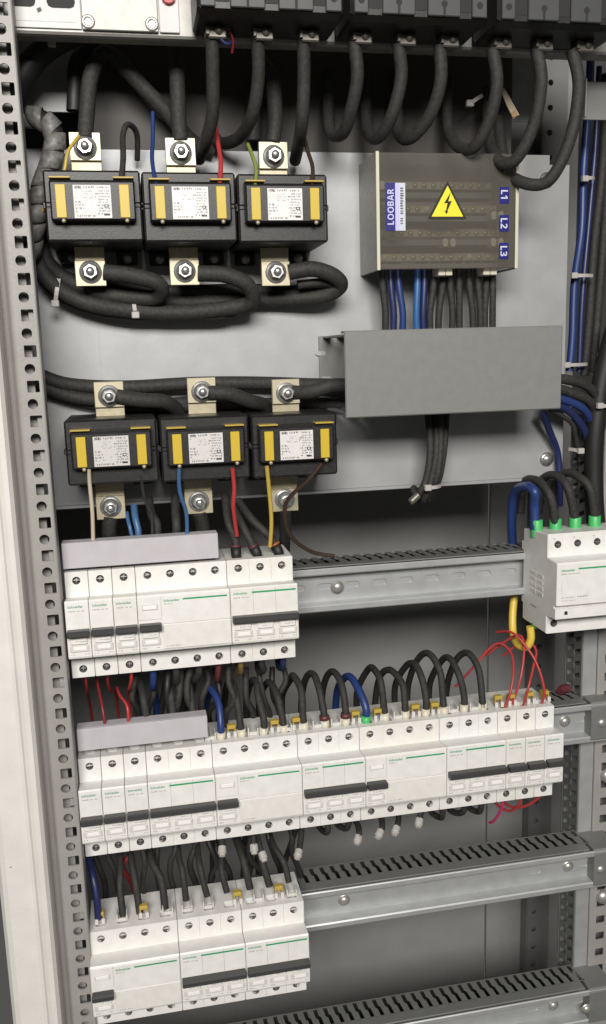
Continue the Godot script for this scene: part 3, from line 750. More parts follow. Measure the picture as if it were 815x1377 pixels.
func breakers():
	var protos := {}
	var rows := [
		[-0.4, 0.0, 0.0, "upper row", [1, 1, 1, 4, 3]],
		[-1.56, -154.7, 0.0, "long middle row", [1, 1, 1, 3, 4, 3, 4, 3, 1, 1, 1]],
		[-2.7, -300.7, 13.5, "lowest row", [4, 3, 3]]]
	var labels := [
		["white single pole breaker at the left end of the upper row", "white single pole breaker second from the left in the upper row", "white single pole breaker third in the upper row, beside the wide breaker", "white four terminal wide breaker in the middle of the upper row", "white three pole breaker at the right end of the upper row"],
		["white single pole breaker at the left end of the long middle row", "white single pole breaker second from the left in the long row", "white single pole breaker third from the left in the long row", "white three pole breaker under the right half of the grey strip, long row", "white wide breaker just right of the grey strip in the long row", "white three pole breaker between the two wide ones of the long row", "white wide breaker under the blue loop's right side, long row", "white three pole breaker left of the last singles in the long row", "white single pole breaker, first of the last three in the long row", "white single pole breaker, second to last in the long row", "white single pole breaker at the right end of the long row"],
		["white wide breaker at the left of the lowest row", "white three pole breaker in the middle of the lowest row", "white three pole breaker at the right end of the lowest row"]]
	for r in 3:
		var row = rows[r]
		var x: float = row[0]
		for k in row[4].size():
			var kind: int = row[4][k]
			var at := Vector3(x + 9.0 * kind, row[1], row[2] - 44.0)
			if not protos.has(kind):
				var b := make_breaker(kind); protos[kind] = b; b.position = at * 0.001; b.set_meta("label", labels[r][k])
			else:
				var b := copy(protos[kind], at, labels[r][k])
				(b.get_node("body") as MeshInstance3D).material_override = M[["white", "white_b", "white_c"][rng.randi() % 3]]
			x += 18.0 * kind
	# yellow and clear wire clamps standing in the top openings of the long and lowest rows
	var n := 0
	var spots := [[7.5, 0, 1], [9.55, 0, 1], [10.6, 0, 1], [13.5, 0, 1], [14.6, 0, 1], [16.5, 0, 1], [17.5, 0, 1], [20.8, 0, 1], [21.5, 0, 1], [22.5, 0, 1], [23.3, 0, 1], [1.0, 1, 1], [3.0, 1, 1], [7.4, 1, 1], [9.4, 1, 1]]
	for s in spots:
		var lower: bool = s[1] == 1
		var x: float = (-1.56 if not lower else -2.7) + 18.0 * (s[0] - 0.5)
		var at := Vector3(x, (-154.7 if not lower else -300.7) + 43.0, (0.0 if not lower else 13.5) - 13.0)
		var t := thing("terminal_clamp", "small yellow clamp on top of the %s, %s from the left" % ["lowest row" if lower else "long row", ["first", "second", "third", "fourth", "fifth", "sixth", "seventh", "eighth", "ninth", "tenth", "eleventh"][n if not lower else n - 11]], "clamp", at, "yellow terminal clamps")
		var st := mesh_tool(); box(st, -3.6, 3.6, 6.5, 10, -2.5, 3, 0.6); box(st, -3.6, -2.2, 2, 6.4, -2.5, 3, 0.4); box(st, 2.2, 3.6, 2, 6.4, -2.5, 3, 0.4); obj("yellow_top", st, M.mustard, t)
		st = mesh_tool(); box(st, -4.2, -1.2, 0.1, 5, 3.1, 5, 0.4); box(st, 1.2, 4.2, 0.1, 5, 3.1, 5, 0.4); obj("clear_foot", st, M.clear_clip, t)
		n += 1
	# clear terminal hoods along the tops
	var hn := -1
	for q in [[6.5, 0], [8.5, 0], [10.1, 0], [11.6, 0], [12.5, 0], [15.6, 0], [18.4, 0], [19.5, 0], [2.0, 1], [4.1, 1], [5.0, 1], [6.0, 1], [8.4, 1], [10.0, 1]]:
		var lower: bool = q[1] == 1
		var x: float = (-1.56 if not lower else -2.7) + 18.0 * (q[0] - 0.5)
		var st := mesh_tool(); box(st, -4.6, -3.4, 0.1, 7, -5, 5, 0.3); box(st, 3.4, 4.6, 0.1, 6, -5, 5, 0.3); box(st, -3.3, 3.3, 0.1, 3.2, 3.8, 5, 0.3)
		var o := obj("terminal_hood", st, M.clear_clip)
		o.position = mv(x, (-154.7 if not lower else -300.7) + 43.0, (0.0 if not lower else 13.5) - 13.0)
		hn += 1
		tag(o, "tiny clear hood on a top opening of the %s, %s" % ["lowest row" if lower else "long row", ["first from the left", "second from the left", "third from the left", "fourth from the left", "fourth from the right", "third from the right", "second from the right", "first from the right", "first from the left", "second from the left", "third from the left", "third from the right", "second from the right", "first from the right"][hn]], "hood", "clear hoods on top of the " + ("lowest row" if lower else "long row"))

func surge_arrester():
	var X := Vector3.RIGHT; var Y := Vector3.UP; var Z := Vector3.BACK
	var t := thing("surge_arrester", "white surge arrester with green cable sleeves at the right edge", "surge arrester", Vector3(402, -0.5, -46))
	var st := mesh_tool()
	var prof := [Vector2(0, -42.5), Vector2(4, -43), Vector2(47, -43), Vector2(47, -27), Vector2(63, -25.6), Vector2(63.6, -25), Vector2(63.6, -16.4), Vector2(60, -15.4), Vector2(60, -14.6), Vector2(64.4, -13.4), Vector2(65, -12.8), Vector2(65, 23.2), Vector2(64.2, 24.4), Vector2(47, 25.6), Vector2(47, 46), Vector2(0, 42), Vector2(0, 30), Vector2(-4, 30), Vector2(-4, 22), Vector2(0, 21), Vector2(0, -17), Vector2(-3, -18), Vector2(-3, -27), Vector2(0, -28)]
	prism(st, prof, Vector3.ZERO, Z, Y, X, 0, 90, 0.7)
	obj("body", st, M.white, t)
	for i in 5:
		var c := Vector3(9.2 + 18.4 * i, 36.4, 0.3)
		st = mesh_tool(); lathe(st, [Vector2(0, 0.2), Vector2(2.4, 0.3), Vector2(3.0, 0.9), Vector2(3.2, 0.25)], c + Vector3(0, 0, 46.6), Z, 14); var s := obj("terminal_screw", st, M.hole_dark, t)
		st = mesh_tool(); box(st, c.x - 1.8, c.x + 1.8, c.y - 0.3, c.y + 0.3, 46.9, 47.3); obj("slot", st, M.steel, s)
		st = mesh_tool(); print_marks(st, c.x - 4.2, c.x - 2.4, 41, 1.4, 47.0, 90 + i); obj("small_print", st, M.ink_pale, t)
	st = mesh_tool(); lathe(st, [Vector2(0, 0.2), Vector2(2.4, 0.3), Vector2(3.0, 0.9), Vector2(3.2, 0.25)], Vector3(7, -34, 46.9), Z, 14); obj("earth_screw", st, M.hole_dark, t)
	st = mesh_tool(); box(st, 8.2, 11.0, -21.6, -18.6, 63.5, 63.9); obj("indicator_window", st, M.black_matt, t)
	lettering("Schneider", 1.9, Vector3(3.6, 17.6, 65.1), M.green_ink, t)
	st = mesh_tool(); box(st, 19.5, 90, 17.8, 19.2, 65, 65.08); obj("green_line", st, M.green_ink, t)
	st = mesh_tool(); print_marks(st, 3.6, 9, 13.8, 1.4, 65, 31); print_marks(st, 10.4, 21, 14, 1.1, 65, 32); print_marks(st, 4, 16, -6.6, 1.0, 65, 33); print_marks(st, 19, 28, -6.6, 1.4, 65, 34); print_marks(st, 4, 17, -9.2, 0.8, 65, 35)
	for i in 7: box(st, 4.2, 4.7, -2 + i * 1.6, -1.2 + i * 1.6, 65, 65.06)
	obj("small_print", st, M.ink_pale, t)
	# raised vents on the left side
	for i in 4:
		for j in 2:
			st = mesh_tool(); box(st, -0.5, 0.1, -12 + i * 5.5, -8.6 + i * 5.5, 15 + j * 13.5, 26.5 + j * 13.5, 0.2); obj("vent_rib", st, M.clear_clip, t)
	st = mesh_tool(); box(st, -0.12, 0.05, -25.5, -24, 16, 28); obj("side_mark", st, M.ink_pale, t)
	for i in 4:
		var x := [3.6, 21.6, 40.6, 59.6]
		st = mesh_tool(); lathe(st, [Vector2(3.2, 9.2), Vector2(5.0, 9.2), Vector2(5.4, 8.6), Vector2(5.4, -6)], Vector3(x[i], 44, [18, 18, 18, 18][i]), Y, 14); obj("green_sleeve", st, M.green_plastic, t)
	st = mesh_tool(); lathe(st, [Vector2(3.2, -3), Vector2(4.2, -3), Vector2(4.4, 2)], Vector3(4, -43, 20), Y, 14); obj("green_sleeve", st, M.green_plastic, t)

func cover_strips():
	var i := 0
	for q in [[-0.4, 119.8, 45.8, 66.0, 0.0], [-0.4, 103.9, -105.0, -86.4, -0.5]]:
		var w: float = q[1] - q[0]; var h: float = q[3] - q[2]
		var t := thing("cover_strip", ["lilac-grey plastic strip over the terminals of the upper breaker row", "lilac-grey plastic strip over the terminals of the long breaker row"][i], "cover strip", Vector3((q[0] + q[1]) / 2, q[2], q[4]), "grey strips above the breakers")
		var st := mesh_tool(); box(st, -w / 2, w / 2, 0, h, -1.5, 1, 0.5); obj("front", st, M.strip, t)
		st = mesh_tool(); box(st, -w / 2, w / 2, h - 1.6, h - 0.1, -13, -1.6, 0.3); obj("top", st, M.strip, t)
		for s in [-1, 1]:
			st = mesh_tool(); box(st, min(s * w / 2, s * (w / 2 - 1.4)), max(s * w / 2, s * (w / 2 - 1.4)), 0.4, h - 1.7, -13, -1.6, 0.3); obj("end_wall", st, M.strip, t)
		i += 1

# ---------------------------------------------------------------- wires
func wire(called: String, label: String, category: String, m: Material, r: float, p: Array, group := "", sleeve := ""):
	var pts := []
	for i in range(0, p.size(), 3): pts.append(Vector3(p[i], p[i + 1], p[i + 2]))
	var base: Vector3 = pts[0]
	var jr := RandomNumberGenerator.new(); jr.seed = hash(label)
	for i in pts.size():
		pts[i] -= base
		if i > 0 and i < pts.size() - 1 and called != "block_cable": pts[i] += Vector3(jr.randf_range(-1, 1), jr.randf_range(-1, 1), jr.randf_range(-1, 1)) * 1.4
	var st := mesh_tool(); tube(st, pts, r, 12 if r > 4 else 9, 8 if r > 2 else 6)
	if sleeve == "":
		var o := obj(called, st, m); o.position = base * 0.001; tag(o, label, category, group); return
	var t := thing(called, label, category, base, group)
	obj("conductor", st, m, t)
	var d: Vector3 = (pts[1] - pts[0]).normalized()
	st = mesh_tool()
	var len := 9.0 if called != "loose_cable" else 6.0
	if called == "loose_cable": r *= 1.2
	if called == "loose_cable":   # a flat ended sleeve with a short crimped pin
		lathe(st, [Vector2(0, -2.2), Vector2(r * 0.5, -2.2), Vector2(r * 0.8, -1.9), Vector2(r * 0.85, 0)], pts[0], d, 12, false)
		lathe(st, [Vector2(r * 0.8, 0), Vector2(r * 1.0, 0.1), Vector2(r * 1.12, 0.6), Vector2(r * 1.05, len), Vector2(r * 0.7, len + 0.3)], pts[0], d, 12, false)
	else:
		lathe(st, [Vector2(0, -1.5), Vector2(r * 0.72, -1.5), Vector2(r * 1.0, 0), Vector2(r * 1.22, 1.5), Vector2(r * 1.3, len), Vector2(r * 0.9, len)], pts[0], d, 12)
	obj("end_sleeve", st, M["tie" if called == "loose_cable" else {"cream": "cream_sleeve", "maroon": "black_dark", "orange": "black_dark"}.get(sleeve, sleeve)], t)
	if called == "breaker_cable":
		st = mesh_tool(); lathe(st, [Vector2(r * 0.9, len - 0.2), Vector2(r * 1.36, len), Vector2(r * 1.36, len + 1.6), Vector2(r * 0.9, len + 1.8)], pts[0], d, 12); obj("sleeve_rim", st, M[sleeve], t)
	if "red band" in label:
		st = mesh_tool(); lathe(st, [Vector2(r * 0.9, len - 0.2), Vector2(r * 1.35, len), Vector2(r * 1.35, len + 4), Vector2(r * 0.9, len + 4.2)], pts[0], d, 12); obj("red_band", st, M.maroon, t)

func wires():
	wire("black_cable", "thick black cable arching from upper left transformer terminal over to the right", "cable", M.rubber, 6, [38,367,-32,40,387,-36,44,414,-40,55,432,-44,69,425,-48,85,408,-52,101,391,-56,118,375,-60,136,366,-66], "thick black cables under the switches")
	wire("black_cable", "short black cable hanging down beside the leftmost cable arch", "cable", M.black_dark, 6, [62,444,-66,48,442,-64,36,428,-62,32,412,-62,30,394,-63], "thick black cables under the switches")
	wire("black_cable", "black cable rising straight from top terminal of the middle upper transformer", "cable", M.rubber, 6, [109,366,-32,109,383,-34,109,406,-40,110,426,-48,110,448,-56], "thick black cables under the switches")
	wire("black_cable", "black cable looping up from top terminal of the right upper transformer", "cable", M.rubber, 6, [180,366,-32,182,384,-34,184,405,-40,184,422,-48,178,429,-54,174,421,-60,171,397,-64,170,375,-66], "thick black cables under the switches")
	wire("black_cable", "very thick black cable curving up from the post to the beam, top left corner", "cable", M.black_dark, 9, [-20,382,-50,-12,402,-48,-2,417,-46,10,428,-44,25,438,-42,41,446,-42], "thick black cables under the switches")
	wire("black_cable", "thick grey-black cable curving down from a terminal, leftmost of the left switch", "cable", M.rubber, 4.8, [131,426,20,131,406,12,130,380,0,128,364,-20,124,357,-50], "thick black cables under the switches")
	wire("black_cable", "thick grey-black cable curving down from a terminal, middle one of the left switch", "cable", M.rubber, 4.8, [163,426,20,163,403,10,160,379,-5,154,369,-30,144,369,-55,137,380,-68], "thick black cables under the switches")
	wire("black_cable", "thick grey-black cable curving down from a terminal, right one of the left switch", "cable", M.rubber, 4.8, [196,425,20,197,399,10,197,373,0,200,363,-25,202,358,-55], "thick black cables under the switches")
	wire("black_cable", "thick grey-black cable curving down from a terminal, left one of the middle switch", "cable", M.rubber, 4.8, [233,424,20,236,403,16,235,380,6,230,370,-12,229,377,-38,232,399,-58,236,431,-70], "thick black cables under the switches")
	wire("black_cable", "thick grey-black cable curving down from a terminal, middle one of the middle switch", "cable", M.rubber, 4.8, [266,424,20,269,402,16,265,378,6,260,367,-12,259,374,-36,262,397,-58,267,432,-70], "thick black cables under the switches")
	wire("black_cable", "thick grey-black cable curving down from a terminal, right one of the middle switch", "cable", M.rubber, 4.8, [298,424,20,301,402,16,295,380,6,286,367,-12,284,374,-36,288,398,-58,293,433,-70], "thick black cables under the switches")
	wire("black_cable", "thick grey-black cable curving down from a terminal, left one of the right switch", "cable", M.rubber, 4.8, [339,423,20,343,401,16,343,374,6,335,359,-10,331,366,-34,333,389,-56,339,428,-70], "thick black cables under the switches")
	wire("black_cable", "thick grey-black cable curving down from a terminal, middle one of the right switch", "cable", M.rubber, 4.8, [374,424,20,379,401,18,378,372,10,367,350,-2,360,354,-22,364,376,-46,372,419,-66], "thick black cables under the switches")
	wire("black_cable", "thick grey-black cable curving down from a terminal, rightmost of the right switch", "cable", M.rubber, 4.8, [403,424,20,409,399,20,406,360,16,394,334,4,379,336,-12,375,353,-34,379,394,-60], "thick black cables under the switches")
	wire("black_cable", "black cable leaving lower terminal of left upper transformer, curling back left", "cable", M.rubber, 6.2, [45,270,-30,66,268,-28,83,263,-30,89,255,-38,80,250,-46,49,253,-50,21,262,-52,3,279,-52,-4,304,-52], "black cables at the lower terminals of the upper transformers")
	wire("black_cable", "black cable leaving lower terminal of middle upper transformer, in the widest bend", "cable", M.rubber, 6.2, [117,268,-30,139,266,-28,156,258,-30,159,248,-38,144,242,-46,95,240,-48,43,245,-48,12,256,-48,-2,273,-48,-7,298,-48], "black cables at the lower terminals of the upper transformers")
	wire("black_cable", "black cable leaving lower terminal of right upper transformer, bent back furthest right", "cable", M.rubber, 6.2, [189,268,-30,210,270,-28,227,265,-30,232,256,-38,218,250,-48,176,248,-58,114,247,-60,61,250,-60,20,258,-60,0,274,-60], "black cables at the lower terminals of the upper transformers")
	wire("black_cable", "thin black cable lying inside the bend right of the right lower terminal", "cable", M.rubber, 3.6, [198,259,-40,222,260,-40,229,256,-44,215,253,-50,188,253,-56], "black cables at the lower terminals of the upper transformers")
	wire("black_cable", "black cable lowest in the bundle below the upper transformers", "cable", M.rubber, 5.4, [-7,294,-60,-1,266,-58,20,250,-56,54,241,-54,95,237,-52,138,239,-52,156,246,-56], "black cables at the lower terminals of the upper transformers")
	wire("black_cable", "black cable running along the top of the bundle below the upper transformers", "cable", M.rubber, 5.4, [-4,294,-62,4,276,-62,26,266,-62,61,260,-62,103,257,-62,152,256,-62,202,255,-62], "black cables at the lower terminals of the upper transformers")
	wire("black_cable", "black cable from upper terminal of left lower transformer, dipping to the right", "cable", M.rubber, 6, [48,175,-30,67,172,-32,85,168,-38,96,160,-52,99,149,-62], "black cables above the lower transformers")
	wire("black_cable", "black cable from upper terminal of middle lower transformer, dipping to the right", "cable", M.rubber, 6, [120,175,-30,138,173,-32,156,167,-40,169,161,-52,174,152,-62], "black cables above the lower transformers")
	wire("black_cable", "black cable from upper terminal of right lower transformer into the grey trunking", "cable", M.rubber, 6, [188,173,-30,206,174,-32,224,176,-34,245,176,-36,271,177,-36], "black cables above the lower transformers")
	wire("black_cable", "black cable uppermost in the run above the lower transformers", "cable", M.rubber, 5.6, [-20,199,-58,-5,191,-58,15,184,-58,56,180,-58,111,181,-58,161,181,-58,218,178,-58,264,175,-56], "black cables above the lower transformers")
	wire("black_cable", "black cable second in the run above the lower transformers", "cable", M.rubber, 5.6, [-20,191,-58,-6,182,-58,17,174,-58,49,169,-58,86,166,-60,112,167,-62], "black cables above the lower transformers")
	wire("black_cable", "black cable lowest in the run above the lower transformers", "cable", M.rubber, 5, [-20,184,-62,-1,176,-62,25,168,-62,67,163,-62,123,163,-62,167,164,-62,219,160,-62,251,156,-60], "black cables above the lower transformers")
	wire("thin_wire", "thin red wire stub hanging beside the leftmost switch terminal", "wire", M.red_dark, 1, [142,428,24,144,422,22,145,415,16], "thin wires at the switches")
	wire("thin_wire", "thin dark blue wire crossing beside the leftmost switch terminal", "wire", M.navy, 1.2, [134,425,24,138,420,24,144,420,20,147,428,12], "thin wires at the switches")
	wire("block_cable", "leftmost black cable under the distribution block", "cable", M.rubber, 2.9, [270,277,-42,270,257,-40,272,236,-40,272,217,-42], "cables between distribution block and grey trunking")
	wire("block_cable", "dark blue cable, second from left under the distribution block", "cable", M.navy, 2.9, [277,277,-42,277,257,-40,279,236,-40,279,217,-42], "cables between distribution block and grey trunking")
	wire("block_cable", "blue cable, third from left under the distribution block", "cable", M.blue, 2.9, [283,276,-42,284,256,-40,287,235,-40,287,217,-42], "cables between distribution block and grey trunking")
	wire("block_cable", "bright blue cable under the distribution block", "cable", M.blue_bright, 2.9, [301,276,-42,300,256,-40,299,235,-40,300,217,-42], "cables between distribution block and grey trunking")
	wire("block_cable", "dark blue cable right of the bright blue one under the distribution block", "cable", M.navy, 2.9, [307,276,-42,306,256,-40,305,235,-40,306,217,-42], "cables between distribution block and grey trunking")
	wire("block_cable", "black cable right of the two blues under the distribution block", "cable", M.rubber, 2.9, [316,276,-42,314,256,-40,311,235,-40,312,216,-42], "cables between distribution block and grey trunking")
	wire("block_cable", "grey-black cable below the first pair of cream terminals under the distribution block", "cable", M.rubber, 2.9, [324,276,-42,322,256,-40,319,235,-40,319,216,-42], "cables between distribution block and grey trunking")
	wire("block_cable", "black cable leaning right in the middle under the distribution block", "cable", M.rubber, 2.9, [329,276,-42,329,256,-40,331,234,-40,331,216,-42], "cables between distribution block and grey trunking")
	wire("block_cable", "black cable right of the leaning one under the distribution block", "cable", M.rubber, 2.9, [337,276,-42,337,256,-40,337,234,-40,338,216,-42], "cables between distribution block and grey trunking")
	wire("block_cable", "black cable, fourth from the right under the distribution block", "cable", M.rubber, 2.9, [346,276,-42,346,256,-40,349,234,-40,350,215,-42], "cables between distribution block and grey trunking")
	wire("block_cable", "black cable, third from the right under the distribution block", "cable", M.rubber, 2.9, [353,276,-42,354,256,-40,356,234,-40,357,215,-42], "cables between distribution block and grey trunking")
	wire("block_cable", "black cable, second from the right under the distribution block", "cable", M.rubber, 2.9, [362,276,-42,361,255,-40,360,234,-40,361,215,-42], "cables between distribution block and grey trunking")
	wire("block_cable", "rightmost black cable under the distribution block", "cable", M.rubber, 2.9, [367,276,-42,367,255,-40,367,234,-40,368,215,-42], "cables between distribution block and grey trunking")
	wire("bundle_cable", "black cable below the grey trunking, left strand, longest of the tied bundle", "cable", M.rubber, 3.2, [308,157,-40,308,122,-34,305,97,-32,298,83,-34,299,79,-48,303,82,-62], "black cables tied in a bundle below the grey trunking")
	wire("bundle_cable", "black cable below the grey trunking, middle strand in front of the tied bundle", "cable", M.rubber, 3.2, [315,156,-44,314,122,-36,309,94,-32,306,78,-36,306,72,-48,308,74,-62], "black cables tied in a bundle below the grey trunking")
	wire("bundle_cable", "black cable below the grey trunking, right inner strand of the tied bundle", "cable", M.rubber, 3.2, [319,156,-40,318,122,-34,313,96,-32,310,80,-40,311,73,-52,313,73,-64], "black cables tied in a bundle below the grey trunking")
	wire("bundle_cable", "black cable below the grey trunking, outermost right strand of the tied bundle", "cable", M.rubber, 3.2, [328,156,-46,325,121,-40,318,96,-36,314,82,-44,317,74,-56,319,75,-66], "black cables tied in a bundle below the grey trunking")
	wire("side_cable", "blue cable climbing the right side past the distribution block", "cable", M.blue, 3.6, [479,459,-90,478,422,-90,476,359,-88,471,307,-86,467,261,-86,466,214,-86,463,180,-84], "cables running up the right side of the plate")
	wire("side_cable", "thin dark cable just right of the blue cable at the right edge", "cable", M.navy, 2.6, [492,450,-98,489,380,-96,484,314,-94,479,247,-92,476,179,-90], "cables running up the right side of the plate")
	wire("side_cable", "grey-black cable in the vertical run at right, beside the blue", "cable", M.rubber, 4, [499,444,-98,498,367,-98,492,295,-96,487,234,-94,483,175,-92], "cables running up the right side of the plate")
	wire("side_cable", "grey-black cable nearest the right edge in the vertical run", "cable", M.rubber, 4, [505,438,-100,504,354,-98,501,275,-98,495,213,-96,492,178,-94], "cables running up the right side of the plate")
	wire("bent_cable", "uppermost grey-black cable bending down from the right end of the grey trunking", "cable", M.rubber, 4.4, [421,176,-38,439,173,-40,460,167,-44,478,153,-55,489,128,-65], "cables bending out of the right end of the trunking")
	wire("bent_cable", "second grey-black cable bending down from the right end of the grey trunking", "cable", M.rubber, 4.2, [421,169,-38,442,164,-40,463,154,-46,477,138,-56,486,110,-66], "cables bending out of the right end of the trunking")
	wire("bent_cable", "upper blue cable bending down from the right end of the grey trunking", "cable", M.blue, 3.6, [421,160,-38,439,156,-40,458,147,-46,473,129,-56,481,104,-66], "cables bending out of the right end of the trunking")
	wire("bent_cable", "lower dark blue cable bending down from the right end of the grey trunking", "cable", M.navy, 3.6, [420,152,-38,439,148,-42,456,136,-48,467,119,-56,476,93,-66], "cables bending out of the right end of the trunking")
	wire("bent_cable", "lowest thin black cable bending down from the right end of the grey trunking", "cable", M.rubber, 2.2, [424,149,-44,448,137,-50,457,120,-56,465,98,-64], "cables bending out of the right end of the trunking")
	wire("blue_cable", "dull blue cable crossing the plate beside the lower right plate screw", "cable", M.navy, 3.2, [420,145,-50,432,127,-58,442,106,-62,446,78,-64,449,56,-70], "")
	wire("braided_sleeve", "black braided sleeve hanging at the right edge", "cable sleeve", M.braid, 8.5, [496,225,-60,482,179,-56,473,133,-52,471,92,-50,476,50,-50,485,12,-58], "")
	wire("surge_cable", "blue cable arching into the first green terminal of the surge arrester", "cable", M.blue, 4.4, [404,44,-28,404,65,-28,401,78,-26,399,82,-38,399,72,-58,403,44,-72,407,13,-80,410,-10,-84], "cables into the surge arrester")
	wire("surge_cable", "black cable arching into the second green terminal of the surge arrester", "cable", M.rubber, 3.9, [424,43,-28,418,70,-24,416,82,-34,414,86,-52,412,79,-70,414,49,-80], "cables into the surge arrester")
	wire("surge_cable", "black cable arching into the third green terminal of the surge arrester", "cable", M.rubber, 3.9, [444,44,-28,436,75,-24,433,86,-34,431,87,-52,430,78,-70,433,48,-80], "cables into the surge arrester")
	wire("surge_cable", "black cable arching into the fourth green terminal of the surge arrester", "cable", M.rubber, 3.9, [463,44,-28,455,76,-26,450,87,-36,448,89,-54,446,80,-70,449,46,-80], "cables into the surge arrester")
	wire("earth_cable", "yellow earth cable bent below the left end of the surge arrester", "cable", M.yellow, 3.7, [400,-45,-26,401,-55,-26,399,-64,-30,396,-67,-40,396,-60,-52,398,-46,-60,403,-27,-66], "")
	wire("thin_wire", "thin blue wire entering top left of the middle upper transformer", "wire", M.blue, 1.6, [89,386,-30,87,366,-20,87,347,-6,87,327,8], "thin wires on the transformers")
	wire("thin_wire", "thin red wire entering top right of the middle upper transformer", "wire", M.red, 1.8, [136,378,-30,135,361,-18,135,344,-4,133,328,8], "thin wires on the transformers")
	wire("thin_wire", "thin green-yellow wire entering top left of the right upper transformer", "wire", M.green, 1.5, [160,365,-30,161,351,-14,161,338,0,159,327,8], "thin wires on the transformers")
	wire("thin_wire", "thin brown-black wire entering top right of the right upper transformer", "wire", M.brown, 1.6, [204,374,-30,204,359,-18,205,343,-4,202,327,8], "thin wires on the transformers")
	wire("thin_wire", "thin grey wire looping up from the left upper transformer", "wire", M.rubber, 2.2, [62,328,6,64,350,-8,66,369,-24,71,378,-34,76,374,-46,76,358,-60], "thin wires on the transformers")
	wire("thin_wire", "thin yellow wire hanging beside the spiral sleeve at left", "wire", M.mustard, 1.3, [34,366,-20,26,353,-12,21,338,-10,10,320,-14,-2,307,-26,-7,296,-36], "thin wires on the transformers")
	wire("thin_wire", "thin beige wire hanging from the left lower transformer", "wire", M.beige, 1.6, [25,128,8,24,112,2,24,88,-4,23,63,-8], "thin wires on the transformers")
	wire("thin_wire", "thin blue wire hanging from the middle lower transformer", "wire", M.blue_steel, 1.6, [92,120,8,92,102,2,95,83,-4,96,63,-8], "thin wires on the transformers")
	wire("thin_wire", "thin red wire hanging from the middle lower transformer", "wire", M.red, 1.7, [133,118,8,134,103,4,134,84,0,136,61,-8], "thin wires on the transformers")
	wire("thin_wire", "thin yellow wire hanging from the right lower transformer", "wire", M.mustard, 1.7, [160,118,8,161,98,4,162,73,0,162,51,-4], "thin wires on the transformers")
	wire("thin_wire", "thin brown wire curling from the right lower transformer down to the rail", "wire", M.brown, 1.7, [204,118,8,194,105,2,183,93,-6,176,81,-12,178,65,-20,187,48,-30,203,36,-36,223,31,-38], "thin wires on the transformers")
	wire("thin_wire", "thin black wire hanging between the left and middle lower transformers", "wire", M.rubber, 1.3, [63,115,0,66,96,-6,69,83,-12,69,62,-14], "thin wires on the transformers")
	wire("breaker_cable", "black cable into the right breaker of the upper row, left pole", "cable", M.rubber, 3.4, [135,42,-11,134,55,-12,132,72,-20,131,90,-40], "cables into the top of the upper breaker row", "maroon")
	wire("breaker_cable", "black cable into the right breaker of the upper row, middle pole", "cable", M.rubber, 3.4, [153,42,-11,149,55,-13,141,70,-22,134,86,-42], "cables into the top of the upper breaker row", "maroon")
	wire("breaker_cable", "black cable into the right breaker of the upper row, right pole", "cable", M.rubber, 3.4, [171,42,-11,164,54,-13,152,69,-22,142,84,-42], "cables into the top of the upper breaker row", "orange")
	wire("breaker_cable", "blue cable behind the grey strip of the upper row", "cable", M.blue_steel, 2.8, [57,55,-20,57,68,-20,56,77,-24,56,86,-34], "cables into the top of the upper breaker row")
	wire("breaker_cable", "thin pale blue cable behind the grey strip of the upper row", "cable", M.blue_steel, 1.6, [54,56,-20,53,70,-20,50,76,-24,50,81,-34], "cables into the top of the upper breaker row")
	wire("breaker_cable", "grey-black cable behind the grey strip, third along", "cable", M.rubber, 3.6, [72,57,-20,72,71,-20,70,80,-24,68,91,-40], "cables into the top of the upper breaker row")
	wire("breaker_cable", "grey-black cable behind the grey strip, furthest right", "cable", M.rubber, 3.6, [88,56,-20,88,71,-20,89,80,-26,90,91,-40], "cables into the top of the upper breaker row")
	wire("breaker_cable", "thick black cable from lower terminal of left lower transformer", "cable", M.rubber, 6, [37,79,-32,36,66,-36,35,45,-44], "cables into the top of the upper breaker row")
	wire("breaker_cable", "thick black cable from lower terminal of middle lower transformer", "cable", M.rubber, 6, [108,78,-32,110,65,-36,111,43,-44], "cables into the top of the upper breaker row")
	wire("breaker_cable", "thick black cable from lower terminal of right lower transformer", "cable", M.rubber, 5, [180,75,-32,181,57,-40,183,34,-60], "cables into the top of the upper breaker row")
	wire("loop_cable", "blue cable into the first pole right of the grey strip", "cable", M.blue, 3.1, [115,-115,-11,115,-100,-11,114,-84,-20,112,-78,-38,111,-88,-58,109,-112,-82,109,-142,-88], "cables looping into the top of the long breaker row", "cream")
	wire("loop_cable", "black cable just right of the blue cable by the strip", "cable", M.rubber, 3.1, [133,-115,-11,133,-100,-11,132,-81,-20,129,-74,-38,127,-85,-58,126,-112,-82,126,-142,-88], "cables looping into the top of the long breaker row", "cream")
	wire("loop_cable", "black cable into third pole of the left residual current breaker, lower row", "cable", M.rubber, 3.1, [151,-115,-11,151,-100,-11,150,-83,-20,149,-76,-38,148,-86,-58,147,-112,-82,147,-142,-88], "cables looping into the top of the long breaker row", "cream")
	wire("loop_cable", "black cable into fourth pole of the left residual current breaker, lower row", "cable", M.rubber, 3.1, [169,-115,-11,169,-100,-11,167,-84,-20,164,-78,-38,161,-88,-58,159,-112,-82,159,-142,-88], "cables looping into the top of the long breaker row", "cream")
	wire("loop_cable", "first tall black loop left of the blue loop", "cable", M.rubber, 3.1, [187,-115,-11,187,-100,-11,186,-81,-20,184,-74,-38,183,-85,-58,181,-112,-82,181,-142,-88], "cables looping into the top of the long breaker row", "cream")
	wire("loop_cable", "second black loop left of the blue loop, with red band", "cable", M.rubber, 3.1, [205,-115,-11,205,-100,-11,204,-83,-20,201,-76,-38,199,-86,-58,198,-112,-82,198,-142,-88], "cables looping into the top of the long breaker row", "cream")
